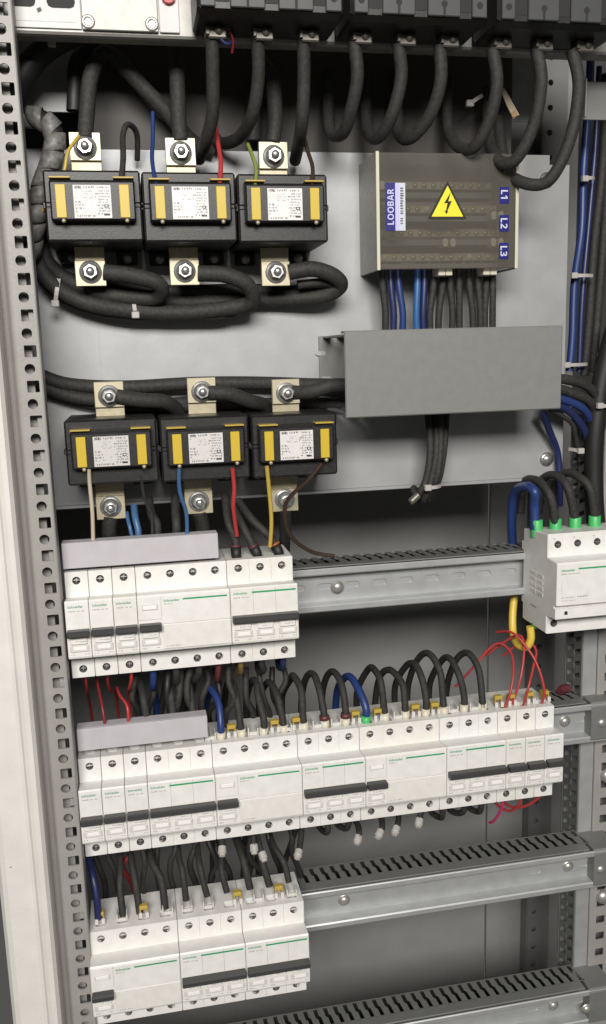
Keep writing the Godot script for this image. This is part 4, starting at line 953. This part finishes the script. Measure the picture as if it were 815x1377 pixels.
	wire("loop_cable", "third black loop directly left of the blue loop, with red band", "cable", M.rubber, 3.1, [223,-115,-11,223,-100,-11,222,-83,-20,221,-76,-38,220,-86,-58,219,-112,-82,219,-142,-88], "cables looping into the top of the long breaker row", "cream")
	wire("loop_cable", "blue loop with a green end sleeve", "cable", M.blue, 3.4, [241,-115,-11,241,-100,-11,239,-88,-20,236,-82,-38,233,-91,-58,231,-112,-82,231,-142,-88], "cables looping into the top of the long breaker row", "green_plastic")
	wire("loop_cable", "tallest black loop right of the blue loop", "cable", M.rubber, 3.1, [259,-115,-11,259,-100,-11,258,-81,-20,256,-74,-38,255,-85,-58,253,-112,-82,253,-142,-88], "cables looping into the top of the long breaker row", "cream")
	wire("loop_cable", "small black loop second right of the blue loop", "cable", M.rubber, 3.1, [277,-115,-11,277,-100,-11,276,-84,-20,273,-78,-38,271,-88,-58,270,-112,-82,270,-142,-88], "cables looping into the top of the long breaker row", "cream")
	wire("loop_cable", "wide black loop third right of the blue loop", "cable", M.rubber, 3.1, [295,-115,-11,295,-100,-11,294,-81,-20,293,-74,-38,292,-85,-58,291,-112,-82,291,-142,-88], "cables looping into the top of the long breaker row", "cream")
	wire("loop_cable", "tall black loop, first of the last three black loops", "cable", M.rubber, 3.1, [313,-115,-11,313,-100,-11,311,-75,-20,308,-66,-38,305,-80,-58,303,-112,-82,303,-142,-88], "cables looping into the top of the long breaker row", "cream")
	wire("loop_cable", "black loop, middle of the last three black loops", "cable", M.rubber, 3.1, [331,-115,-11,331,-100,-11,330,-80,-20,328,-72,-38,327,-84,-58,325,-112,-82,325,-142,-88], "cables looping into the top of the long breaker row", "cream")
	wire("loop_cable", "black loop nearest the red wires", "cable", M.rubber, 3.1, [349,-115,-11,349,-100,-11,348,-78,-20,345,-70,-38,343,-82,-58,342,-112,-82,342,-142,-88], "cables looping into the top of the long breaker row", "cream")
	wire("red_wire", "red wire arching high from the last pole of the long row", "wire", M.red, 1.15, [404,-113,-8,404,-96,-6,400,-72,-14,388,-52,-30,378,-56,-50], "red wires at the right end of the long breaker row")
	wire("red_wire", "red wire bending left from the middle pole of the long row", "wire", M.red, 1.15, [386,-113,-8,388,-95,-4,398,-80,-12,405,-68,-24,398,-62,-36,385,-80,-50], "red wires at the right end of the long breaker row")
	wire("red_wire", "red wire sweeping left from the first pole of the long row", "wire", M.red, 1.15, [368,-113,-8,372,-98,-6,380,-82,-16,384,-68,-30,374,-66,-42,352,-92,-50,340,-108,-56], "red wires at the right end of the long breaker row")
	wire("red_wire", "red wire lying flat above the last breakers of the long row", "wire", M.red, 1.15, [376,-113,-12,384,-90,-10,392,-64,-22,390,-56,-36,370,-80,-56], "red wires at the right end of the long breaker row")
	wire("red_wire", "red wire hanging under the last pole of the long row", "wire", M.red, 1.3, [404,-196,-8,404,-206,-10,396,-220,-24,384,-224,-40,378,-210,-58], "red wires at the right end of the long breaker row")
	wire("red_wire", "red wire hanging under the next to last pole of the long row", "wire", M.red, 1.3, [386,-196,-8,386,-208,-10,382,-222,-22,374,-222,-40,370,-205,-58], "red wires at the right end of the long breaker row")
	wire("red_wire", "pink wire hanging straight under the right end of the long row", "wire", M.pink, 1.3, [368,-196,-8,368,-210,-10,364,-226,-18,362,-232,-24], "red wires at the right end of the long breaker row")
	wire("drop_wire", "red wire below the first breaker of the upper row", "cable", M.red_dark, 1.3, [9,-40,-12,9,-52,-13,9,-64,-24,8,-76,-46,8,-100,-66,8,-150,-80], "wires below the upper breaker row")
	wire("drop_wire", "red wire below the second breaker of the upper row", "cable", M.red_dark, 1.3, [27,-40,-12,27,-52,-13,28,-64,-24,30,-76,-46,31,-100,-66,32,-150,-80], "wires below the upper breaker row")
	wire("drop_wire", "red wire below the third breaker of the upper row", "cable", M.red, 1.5, [45,-40,-12,45,-52,-13,44,-64,-24,41,-76,-46,40,-100,-66,39,-150,-80], "wires below the upper breaker row")
	wire("drop_wire", "blue cable below the first pole of the wide breaker of the upper row", "cable", M.blue, 3, [63,-40,-12,63,-52,-13,63,-64,-24,63,-76,-46,63,-100,-66,63,-150,-80], "wires below the upper breaker row")
	wire("drop_wire", "black cable below the second pole of the wide breaker of the upper row", "cable", M.rubber, 3, [81,-40,-12,81,-52,-13,82,-64,-24,85,-76,-46,86,-100,-66,87,-150,-80], "wires below the upper breaker row")
	wire("drop_wire", "black cable below the third pole of the wide breaker of the upper row", "cable", M.rubber, 3, [99,-40,-12,99,-52,-13,98,-64,-24,96,-76,-46,95,-100,-66,94,-150,-80], "wires below the upper breaker row")
	wire("drop_wire", "dark red cable below the fourth pole of the wide breaker of the upper row", "cable", M.maroon, 2.6, [117,-40,-12,117,-52,-13,117,-64,-24,118,-76,-46,118,-100,-66,118,-150,-80], "wires below the upper breaker row")
	wire("drop_wire", "dark yellow cable below the first pole of the right breaker of the upper row", "cable", M.mustard_dark, 2.6, [135,-40,-12,135,-50,-13,136,-60,-22,136,-66,-40,137,-58,-60], "wires below the upper breaker row")
	wire("drop_wire", "black cable below the second pole of the right breaker of the upper row", "cable", M.rubber, 2.8, [153,-40,-12,153,-50,-13,154,-60,-22,154,-66,-40,155,-58,-60], "wires below the upper breaker row")
	wire("drop_wire", "dark blue cable below the third pole of the right breaker of the upper row", "cable", M.navy, 2.8, [171,-40,-12,171,-50,-13,172,-60,-22,172,-66,-40,173,-58,-60], "wires below the upper breaker row")
	wire("strip_wire", "thin red wire rising behind the left part of the grey strip of the long row", "cable", M.red_dark, 1.2, [22,-94,-6,20,-76,-10,17,-65,-24,15,-55,-40], "wires below the upper breaker row")
	wire("strip_wire", "thin red wire rising behind the middle of the grey strip of the long row", "cable", M.red, 1.3, [40,-92,-6,39,-75,-10,36,-71,-24,32,-70,-40], "wires below the upper breaker row")
	wire("strip_wire", "black cable left of centre behind the grey strip of the long row", "cable", M.rubber, 3.2, [56,-98,-14,55,-77,-18,52,-68,-30,50,-69,-50,46,-108,-70], "wires below the upper breaker row")
	wire("strip_wire", "black cable at centre behind the grey strip of the long row", "cable", M.rubber, 3.2, [77,-101,-14,77,-76,-18,74,-69,-30,73,-71,-50,67,-110,-70], "wires below the upper breaker row")
	wire("strip_wire", "black cable right of centre behind the grey strip of the long row", "cable", M.rubber, 3.2, [94,-99,-14,94,-78,-18,92,-66,-30,91,-68,-50,87,-112,-70], "wires below the upper breaker row")
	wire("loose_cable", "unconnected cable with a cream end sleeve below the long row, first from the left", "cable", M.rubber, 2.7, [110,-208,6,111,-203,0,110,-199,-12,110,-201,-30,108,-234,-60,106,-282,-76], "cables hanging under the long breaker row", "cream")
	wire("loose_cable", "unconnected cable with a cream end sleeve below the long row, second from the left", "cable", M.rubber, 2.7, [137,-209,8,138,-203,0,138,-201,-14,137,-203,-30,135,-246,-60,134,-294,-76], "cables hanging under the long breaker row", "cream")
	wire("loose_cable", "unconnected cable with a cream end sleeve below the long row, third from the left", "cable", M.rubber, 2.7, [145,-217,8,144,-210,0,143,-205,-14,142,-206,-30,147,-255,-60,150,-296,-76], "cables hanging under the long breaker row", "cream")
	wire("loose_cable", "unconnected cable with a cream end sleeve below the long row, fourth from the left", "cable", M.rubber, 2.7, [174,-219,8,177,-214,0,181,-209,-14,183,-208,-30,175,-259,-60,167,-299,-76], "cables hanging under the long breaker row", "cream")
	wire("loose_cable", "unconnected cable with a cream end sleeve below the long row, fifth from the left", "cable", M.rubber, 2.7, [226,-212,10,231,-208,2,232,-209,-14,232,-211,-30], "cables hanging under the long breaker row", "cream")
	wire("loose_cable", "unconnected cable with a cream end sleeve below the long row, sixth from the left", "cable", M.rubber, 2.7, [245,-209,10,250,-205,2,254,-206,-14,256,-210,-30], "cables hanging under the long breaker row", "cream")
	wire("loose_cable", "unconnected cable with a cream end sleeve below the long row, seventh from the left", "cable", M.rubber, 2.7, [260,-208,10,264,-205,2,270,-206,-14,272,-209,-30], "cables hanging under the long breaker row", "cream")
	wire("loose_cable", "unconnected cable with a cream end sleeve below the long row, eighth from the left", "cable", M.rubber, 2.7, [282,-205,8,287,-202,0,293,-205,-14,297,-206,-30], "cables hanging under the long breaker row", "cream")
	wire("under_loop", "small black cable loop under the long row, first from the left", "cable", M.rubber, 2.8, [205,-195,-12,205,-208,-12,204,-217,-20,202,-219,-36,200,-210,-54,199,-190,-80], "cables hanging under the long breaker row")
	wire("under_loop", "small black cable loop under the long row, second from the left", "cable", M.rubber, 2.8, [223,-195,-12,223,-208,-12,222,-217,-20,220,-219,-36,218,-210,-54,217,-190,-80], "cables hanging under the long breaker row")
	wire("under_loop", "small black cable loop under the long row, third from the left", "cable", M.rubber, 2.8, [313,-195,-12,313,-208,-12,312,-217,-20,310,-219,-36,308,-210,-54,307,-190,-80], "cables hanging under the long breaker row")
	wire("under_loop", "small black cable loop under the long row, fourth from the left", "cable", M.rubber, 2.8, [331,-195,-12,331,-208,-12,330,-217,-20,328,-219,-36,326,-210,-54,325,-190,-80], "cables hanging under the long breaker row")
	wire("under_loop", "small black cable loop under the long row, fifth from the left", "cable", M.rubber, 2.8, [349,-195,-12,349,-208,-12,348,-217,-20,346,-219,-36,344,-210,-54,343,-190,-80], "cables hanging under the long breaker row")
	wire("lower_cable", "blue cable at far left running down into the lowest breaker row", "cable", M.navy, 3, [5,-254,2,4,-234,0,2,-216,-10,-3,-213,-40], "cables down to the lowest breaker row")
	wire("lower_cable", "second black cable running down into the lowest breaker row", "cable", M.rubber, 3, [25,-256,0,25,-235,-6,24,-222,-20,24,-214,-60], "cables down to the lowest breaker row")
	wire("lower_cable", "third black cable running down into the lowest breaker row", "cable", M.rubber, 3, [39,-256,0,37,-233,-6,34,-220,-20,32,-216,-60], "cables down to the lowest breaker row")
	wire("lower_cable", "fourth black cable, leaning left running down into the lowest breaker row", "cable", M.rubber, 3.2, [60,-255,0,58,-233,-6,52,-220,-20,49,-218,-60], "cables down to the lowest breaker row")
	wire("lower_cable", "fifth black cable running down into the lowest breaker row", "cable", M.rubber, 2.8, [78,-250,0,77,-229,-6,74,-220,-20,74,-214,-60], "cables down to the lowest breaker row")
	wire("lower_cable", "sixth black cable running down into the lowest breaker row", "cable", M.rubber, 2.8, [96,-249,0,93,-228,-6,92,-222,-20,92,-217,-60], "cables down to the lowest breaker row")
	wire("lower_cable", "seventh black cable running down into the lowest breaker row", "cable", M.rubber, 2.8, [113,-248,0,111,-231,-6,110,-225,-20,110,-219,-60], "cables down to the lowest breaker row")
	wire("lower_cable", "eighth black cable, leaning left running down into the lowest breaker row", "cable", M.rubber, 3.2, [133,-248,0,130,-230,-6,127,-224,-20,125,-222,-60], "cables down to the lowest breaker row")
	wire("lower_cable", "ninth black cable running down into the lowest breaker row", "cable", M.rubber, 3.2, [150,-248,0,146,-229,-6,144,-223,-20,146,-224,-60], "cables down to the lowest breaker row")
	wire("lower_cable", "rightmost black cable running down into the lowest breaker row", "cable", M.rubber, 2.8, [167,-247,0,163,-232,-6,159,-225,-20,158,-228,-60], "cables down to the lowest breaker row")
	wire("under_loop", "small black cable loop under the lowest row, left of three", "cable", M.rubber, 2.6, [132,-341,0,132,-349,0,131,-356,-8,129,-357,-24,127,-345,-44], "small loops under the lowest breaker row")
	wire("under_loop", "small black cable loop under the lowest row, middle of three", "cable", M.rubber, 2.6, [150,-341,0,150,-349,0,149,-356,-8,147,-357,-24,145,-345,-44], "small loops under the lowest breaker row")
	wire("under_loop", "small black cable loop under the lowest row, right of three", "cable", M.rubber, 2.6, [168,-341,0,168,-349,0,167,-356,-8,165,-357,-24,163,-345,-44], "small loops under the lowest breaker row")
	wire("tangled_cable", "dark cable crowding between the upper and long rows, first from the left", "cable", M.rubber, 2.73521, [51,-57,-48,48,-67,-40,43,-80,-38,49,-99,-46,42,-134,-68], "dark cables crowding behind the upper breaker row's lower edge")
	wire("tangled_cable", "dark cable crowding between the upper and long rows, second from the left", "cable", M.rubber, 2.77568, [65,-58,-49,64,-69,-41,60,-82,-39,56,-100,-47,55,-136,-69], "dark cables crowding behind the upper breaker row's lower edge")
	wire("tangled_cable", "dark cable crowding between the upper and long rows, third from the left", "cable", M.black_dark, 2.96031, [76,-53,-30,73,-63,-22,72,-76,-20,75,-95,-28,77,-130,-50], "dark cables crowding behind the upper breaker row's lower edge")
	wire("tangled_cable", "dark cable crowding between the upper and long rows, fourth from the left", "cable", M.rubber, 2.99135, [86,-54,-29,85,-64,-21,83,-77,-19,79,-94,-27,78,-130,-49], "dark cables crowding behind the upper breaker row's lower edge")
	wire("tangled_cable", "dark cable crowding between the upper and long rows, fifth from the left", "cable", M.rubber, 2.98832, [94,-54,-27,90,-64,-19,90,-77,-17,95,-96,-25,87,-130,-47], "dark cables crowding behind the upper breaker row's lower edge")
	wire("tangled_cable", "dark cable crowding between the upper and long rows, sixth from the left", "cable", M.rubber, 2.81924, [108,-62,-45,108,-72,-37,102,-86,-35,103,-104,-43,113,-142,-65], "dark cables crowding behind the upper breaker row's lower edge")
	wire("tangled_cable", "dark cable crowding between the upper and long rows, seventh from the left", "cable", M.black_dark, 2.76321, [116,-64,-49,117,-74,-41,117,-89,-39,108,-106,-47,118,-144,-69], "dark cables crowding behind the upper breaker row's lower edge")
	wire("tangled_cable", "dark cable crowding between the upper and long rows, eighth from the left", "cable", M.rubber, 2.59341, [126,-57,-28,124,-67,-20,127,-82,-18,120,-99,-26,126,-136,-48], "dark cables crowding behind the upper breaker row's lower edge")
	wire("tangled_cable", "dark cable crowding between the upper and long rows, ninth from the left", "cable", M.rubber, 2.89571, [143,-66,-48,141,-77,-40,142,-91,-38,148,-110,-46,134,-146,-68], "dark cables crowding behind the upper breaker row's lower edge")
	wire("tangled_cable", "dark cable crowding between the upper and long rows, tenth from the left", "cable", M.rubber, 2.42997, [154,-66,-43,155,-76,-35,157,-91,-33,161,-110,-41,159,-146,-63], "dark cables crowding behind the upper breaker row's lower edge")
	wire("tangled_cable", "dark cable crowding between the upper and long rows, eleventh from the left", "cable", M.black_dark, 2.62517, [167,-69,-50,164,-80,-42,167,-94,-40,172,-114,-48,176,-151,-70], "dark cables crowding behind the upper breaker row's lower edge")
	wire("tangled_cable", "dark cable crowding between the upper and long rows, twelfth from the left", "cable", M.rubber, 2.53399, [177,-70,-48,176,-80,-40,170,-94,-38,173,-113,-46,188,-152,-68], "dark cables crowding behind the upper breaker row's lower edge")
	wire("tangled_cable", "dark cable crowding between the long and lowest rows, first from the left", "cable", M.rubber, 2.66383, [-1,-216,-60,0,-226,-50,5,-243,-50,10,-267,-58,4,-299,-64], "dark cables crowding below the left half of the long row")
	wire("tangled_cable", "dark cable crowding between the long and lowest rows, second from the left", "cable", M.rubber, 2.39089, [14,-214,-54,13,-224,-44,19,-240,-44,19,-263,-52,25,-297,-58], "dark cables crowding below the left half of the long row")
	wire("tangled_cable", "dark cable crowding between the long and lowest rows, third from the left", "cable", M.red_dark, 2.49925, [30,-209,-45,35,-220,-35,26,-234,-35,33,-258,-43,38,-291,-49], "dark cables crowding below the left half of the long row")
	wire("tangled_cable", "dark cable crowding between the long and lowest rows, fourth from the left", "cable", M.rubber, 2.46142, [42,-202,-32,44,-212,-22,44,-228,-22,41,-250,-30,46,-283,-36], "dark cables crowding below the left half of the long row")
	wire("tangled_cable", "dark cable crowding between the long and lowest rows, fifth from the left", "cable", M.rubber, 2.69886, [58,-212,-48,56,-222,-38,56,-238,-38,57,-261,-46,59,-294,-52], "dark cables crowding below the left half of the long row")
	wire("tangled_cable", "dark cable crowding between the long and lowest rows, sixth from the left", "cable", M.rubber, 2.56001, [68,-205,-36,73,-216,-26,67,-230,-26,66,-253,-34,75,-287,-40], "dark cables crowding below the left half of the long row")
	wire("tangled_cable", "dark cable crowding between the long and lowest rows, seventh from the left", "cable", M.rubber, 2.89578, [88,-210,-42,90,-220,-32,84,-235,-32,88,-258,-40,100,-294,-46], "dark cables crowding below the left half of the long row")
	wire("tangled_cable", "dark cable crowding between the long and lowest rows, eighth from the left", "cable", M.black_dark, 2.53696, [101,-206,-34,102,-216,-24,108,-233,-24,103,-254,-32,107,-288,-38], "dark cables crowding below the left half of the long row")
	wire("tangled_cable", "dark cable crowding between the long and lowest rows, ninth from the left", "cable", M.black_dark, 2.57082, [110,-208,-38,111,-218,-28,112,-234,-28,120,-258,-36,114,-290,-42], "dark cables crowding below the left half of the long row")
	wire("tangled_cable", "dark cable crowding between the long and lowest rows, tenth from the left", "cable", M.rubber, 3.01918, [130,-219,-55,128,-229,-45,138,-247,-45,137,-270,-53,130,-303,-59], "dark cables crowding below the left half of the long row")
	wire("tangled_cable", "dark cable crowding between the long and lowest rows, eleventh from the left", "cable", M.rubber, 2.67775, [139,-212,-42,139,-222,-32,138,-238,-32,149,-262,-40,142,-295,-46], "dark cables crowding below the left half of the long row")
	wire("tangled_cable", "dark cable crowding between the long and lowest rows, twelfth from the left", "cable", M.black_dark, 2.39271, [154,-213,-43,157,-224,-33,159,-240,-33,165,-264,-41,162,-297,-47], "dark cables crowding below the left half of the long row")
	wire("tangled_cable", "dark cable crowding between the long and lowest rows, thirteenth from the left", "cable", M.rubber, 2.78662, [176,-221,-54,180,-232,-44,178,-248,-44,186,-273,-52,191,-308,-58], "dark cables crowding below the left half of the long row")

func small_things():
	var X := Vector3.RIGHT; var Y := Vector3.UP; var Z := Vector3.BACK
	# spiral sleeve round the cables at the upper left
	var t := thing("spiral_sleeve", "thick grey spiral wrap sleeve curving down beside the left post", "cable sleeve", mv(0, 0, 0))
	var st := mesh_tool()
	var raw := [-7,383,-40,5,381,-34,14,374,-30,16,363,-28,12,348,-26,5,332,-26,0,314,-26,-5,298,-30,-9,283,-38]
	var pts := []
	for i in range(0, raw.size(), 3): pts.append(Vector3(raw[i], raw[i + 1], raw[i + 2]))
	tube(st, pts, 7.2, 14, 8); obj("inner_bundle", st, M.black_dark, t)
	# the wrap: a flat ribbon wound round that path
	var c := Curve3D.new(); c.bake_interval = 1.0
	for i in pts.size():
		var tn: Vector3 = (pts[min(i + 1, pts.size() - 1)] - pts[max(i - 1, 0)]) / 6.0
		c.add_point(pts[i], -tn, tn)
	st = mesh_tool(); st.set_smooth_group(3)
	var L := c.get_baked_length(); var prev := []
	var steps := int(L / 0.9)
	for i in steps:
		var s := L * i / steps
		var p := c.sample_baked(s); var d := (c.sample_baked(min(s + 1.5, L)) - c.sample_baked(max(s - 1.5, 0.0))).normalized()
		var a := (Vector3(0.2, 0.1, 1) - d * d.dot(Vector3(0.2, 0.1, 1))).normalized(); var b := d.cross(a)
		var ang := s / 13.0 * TAU
		var rad := a * cos(ang) + b * sin(ang)
		var now := [p + rad * 7.5 - d * 6.4, p + rad * 8.1 - d * 6.0, p + rad * 8.1 + d * 6.0, p + rad * 7.5 + d * 6.4]
		if prev.size():
			for k in 3: quad(st, prev[k], prev[k + 1], now[k + 1], now[k], rad)
		prev = now
	obj("spiral_wrap", st, M.sleeve, t)
	# cable ties
	var ties := [["pale cable tie hanging below the cable bundle, left one",6,248,-44,4,19,-2], ["pale cable tie hanging below the cable bundle, right one",67,238,-44,-1,11,-2], ["white cable tie round the vertical cables at upper right",470,350,-78,13,2,-6], ["white cable tie across the vertical cables at mid right",461,266,-76,21,0,-4], ["white cable tie on the cables above the trunking's right end",456,186,-76,24,-0,-6], ["pale cable tie closing the bundle below the grey trunking",303,88,-24,14,0,-6], ["white tie on the bent cables right of the plate",458,109,-50,-6,1,-10], ["white tie on the braided sleeve at right edge",470,150,-40,14,-1,-4], ["pale cable tie tail by the top left beam",19,432,-30,-5,11,35], ["white tie end among the loops at top",348,402,-46,13,8,-4]]
	for q in ties:
		var o := thing("cable_tie", q[0], "cable tie", Vector3(q[1], q[2], q[3]), "pale cable ties")
		st = mesh_tool(); box(st, -3, 3, -2.6, 2.6, -2, 2.4, 0.6); obj("tie_head", st, M.tie, o)
		st = mesh_tool(); var e := Vector3(q[4], q[5], q[6]); var side := Vector3(-e.y, e.x, 0).normalized() * 1.5
		for k in 6:
			var f0 := k / 6.0; var f1 := (k + 1) / 6.0
			var p0 := e * f0 + Vector3(0, 0, sin(f0 * PI) * 3); var p1 := e * f1 + Vector3(0, 0, sin(f1 * PI) * 3)
			quad(st, p0 - side, p0 + side, p1 + side, p1 - side, Z); quad(st, p0 - side - Z, p0 + side - Z, p1 + side - Z, p1 - side - Z, -Z)
			quad(st, p0 + side, p1 + side, p1 + side - Z, p0 + side - Z, side); quad(st, p0 - side, p1 - side, p1 - side - Z, p0 - side - Z, -side)
		obj("tie_tail", st, M.tie, o)
	# the beige tag hanging among the loops
	var g := thing("beige_tag", "crumpled beige paper tag hanging among the black loops at top right", "tag", Vector3(385.3,390.3,-44))
	st = mesh_tool(); prism(st, [Vector2(0, 0), Vector2(5, 3), Vector2(-4, 17), Vector2(-9, 24), Vector2(-11, 21), Vector2(-6, 10)], Vector3.ZERO, X, Y, Vector3(0.3, 0.1, 0.95).normalized(), 0, 1.0, 0.2); obj("tag_strip", st, M.beige, g)
	st = mesh_tool(); prism(st, [Vector2(-1, 0.5), Vector2(4, 2.5), Vector2(1, 7), Vector2(-3, 4)], Vector3(0, 0, 1.2), X, Y, Z, 0, 0.8, 0.2); obj("tag_end", st, M.cork, g)
	# red stub lying at the right end of the second rail
	st = mesh_tool(); tube(st, [Vector3.ZERO, Vector3(5, 1.5, -3), Vector3(11, 1, -4)], 4.2, 10, 4); var o2 := obj("dark_red_plug", st, M.maroon); o2.position = mv(452, -129, -66); tag(o2, "dark red plastic plug lying on the second rail at right", "plug")
	# a bent bolt end hanging below the tied bundle
	st = mesh_tool(); lathe(st, [Vector2(0, 6), Vector2(2.6, 5.6), Vector2(3.2, 4), Vector2(3.2, -4)], Vector3.ZERO, Vector3(-0.8, -0.6, 0.1).normalized(), 12); o2 = obj("cable_end_cap", st, M.lug_dark); o2.position = Vector3(293.4,78.5,-30) * 0.001; tag(o2, "metal end cap on the longest strand below the grey trunking", "end cap")
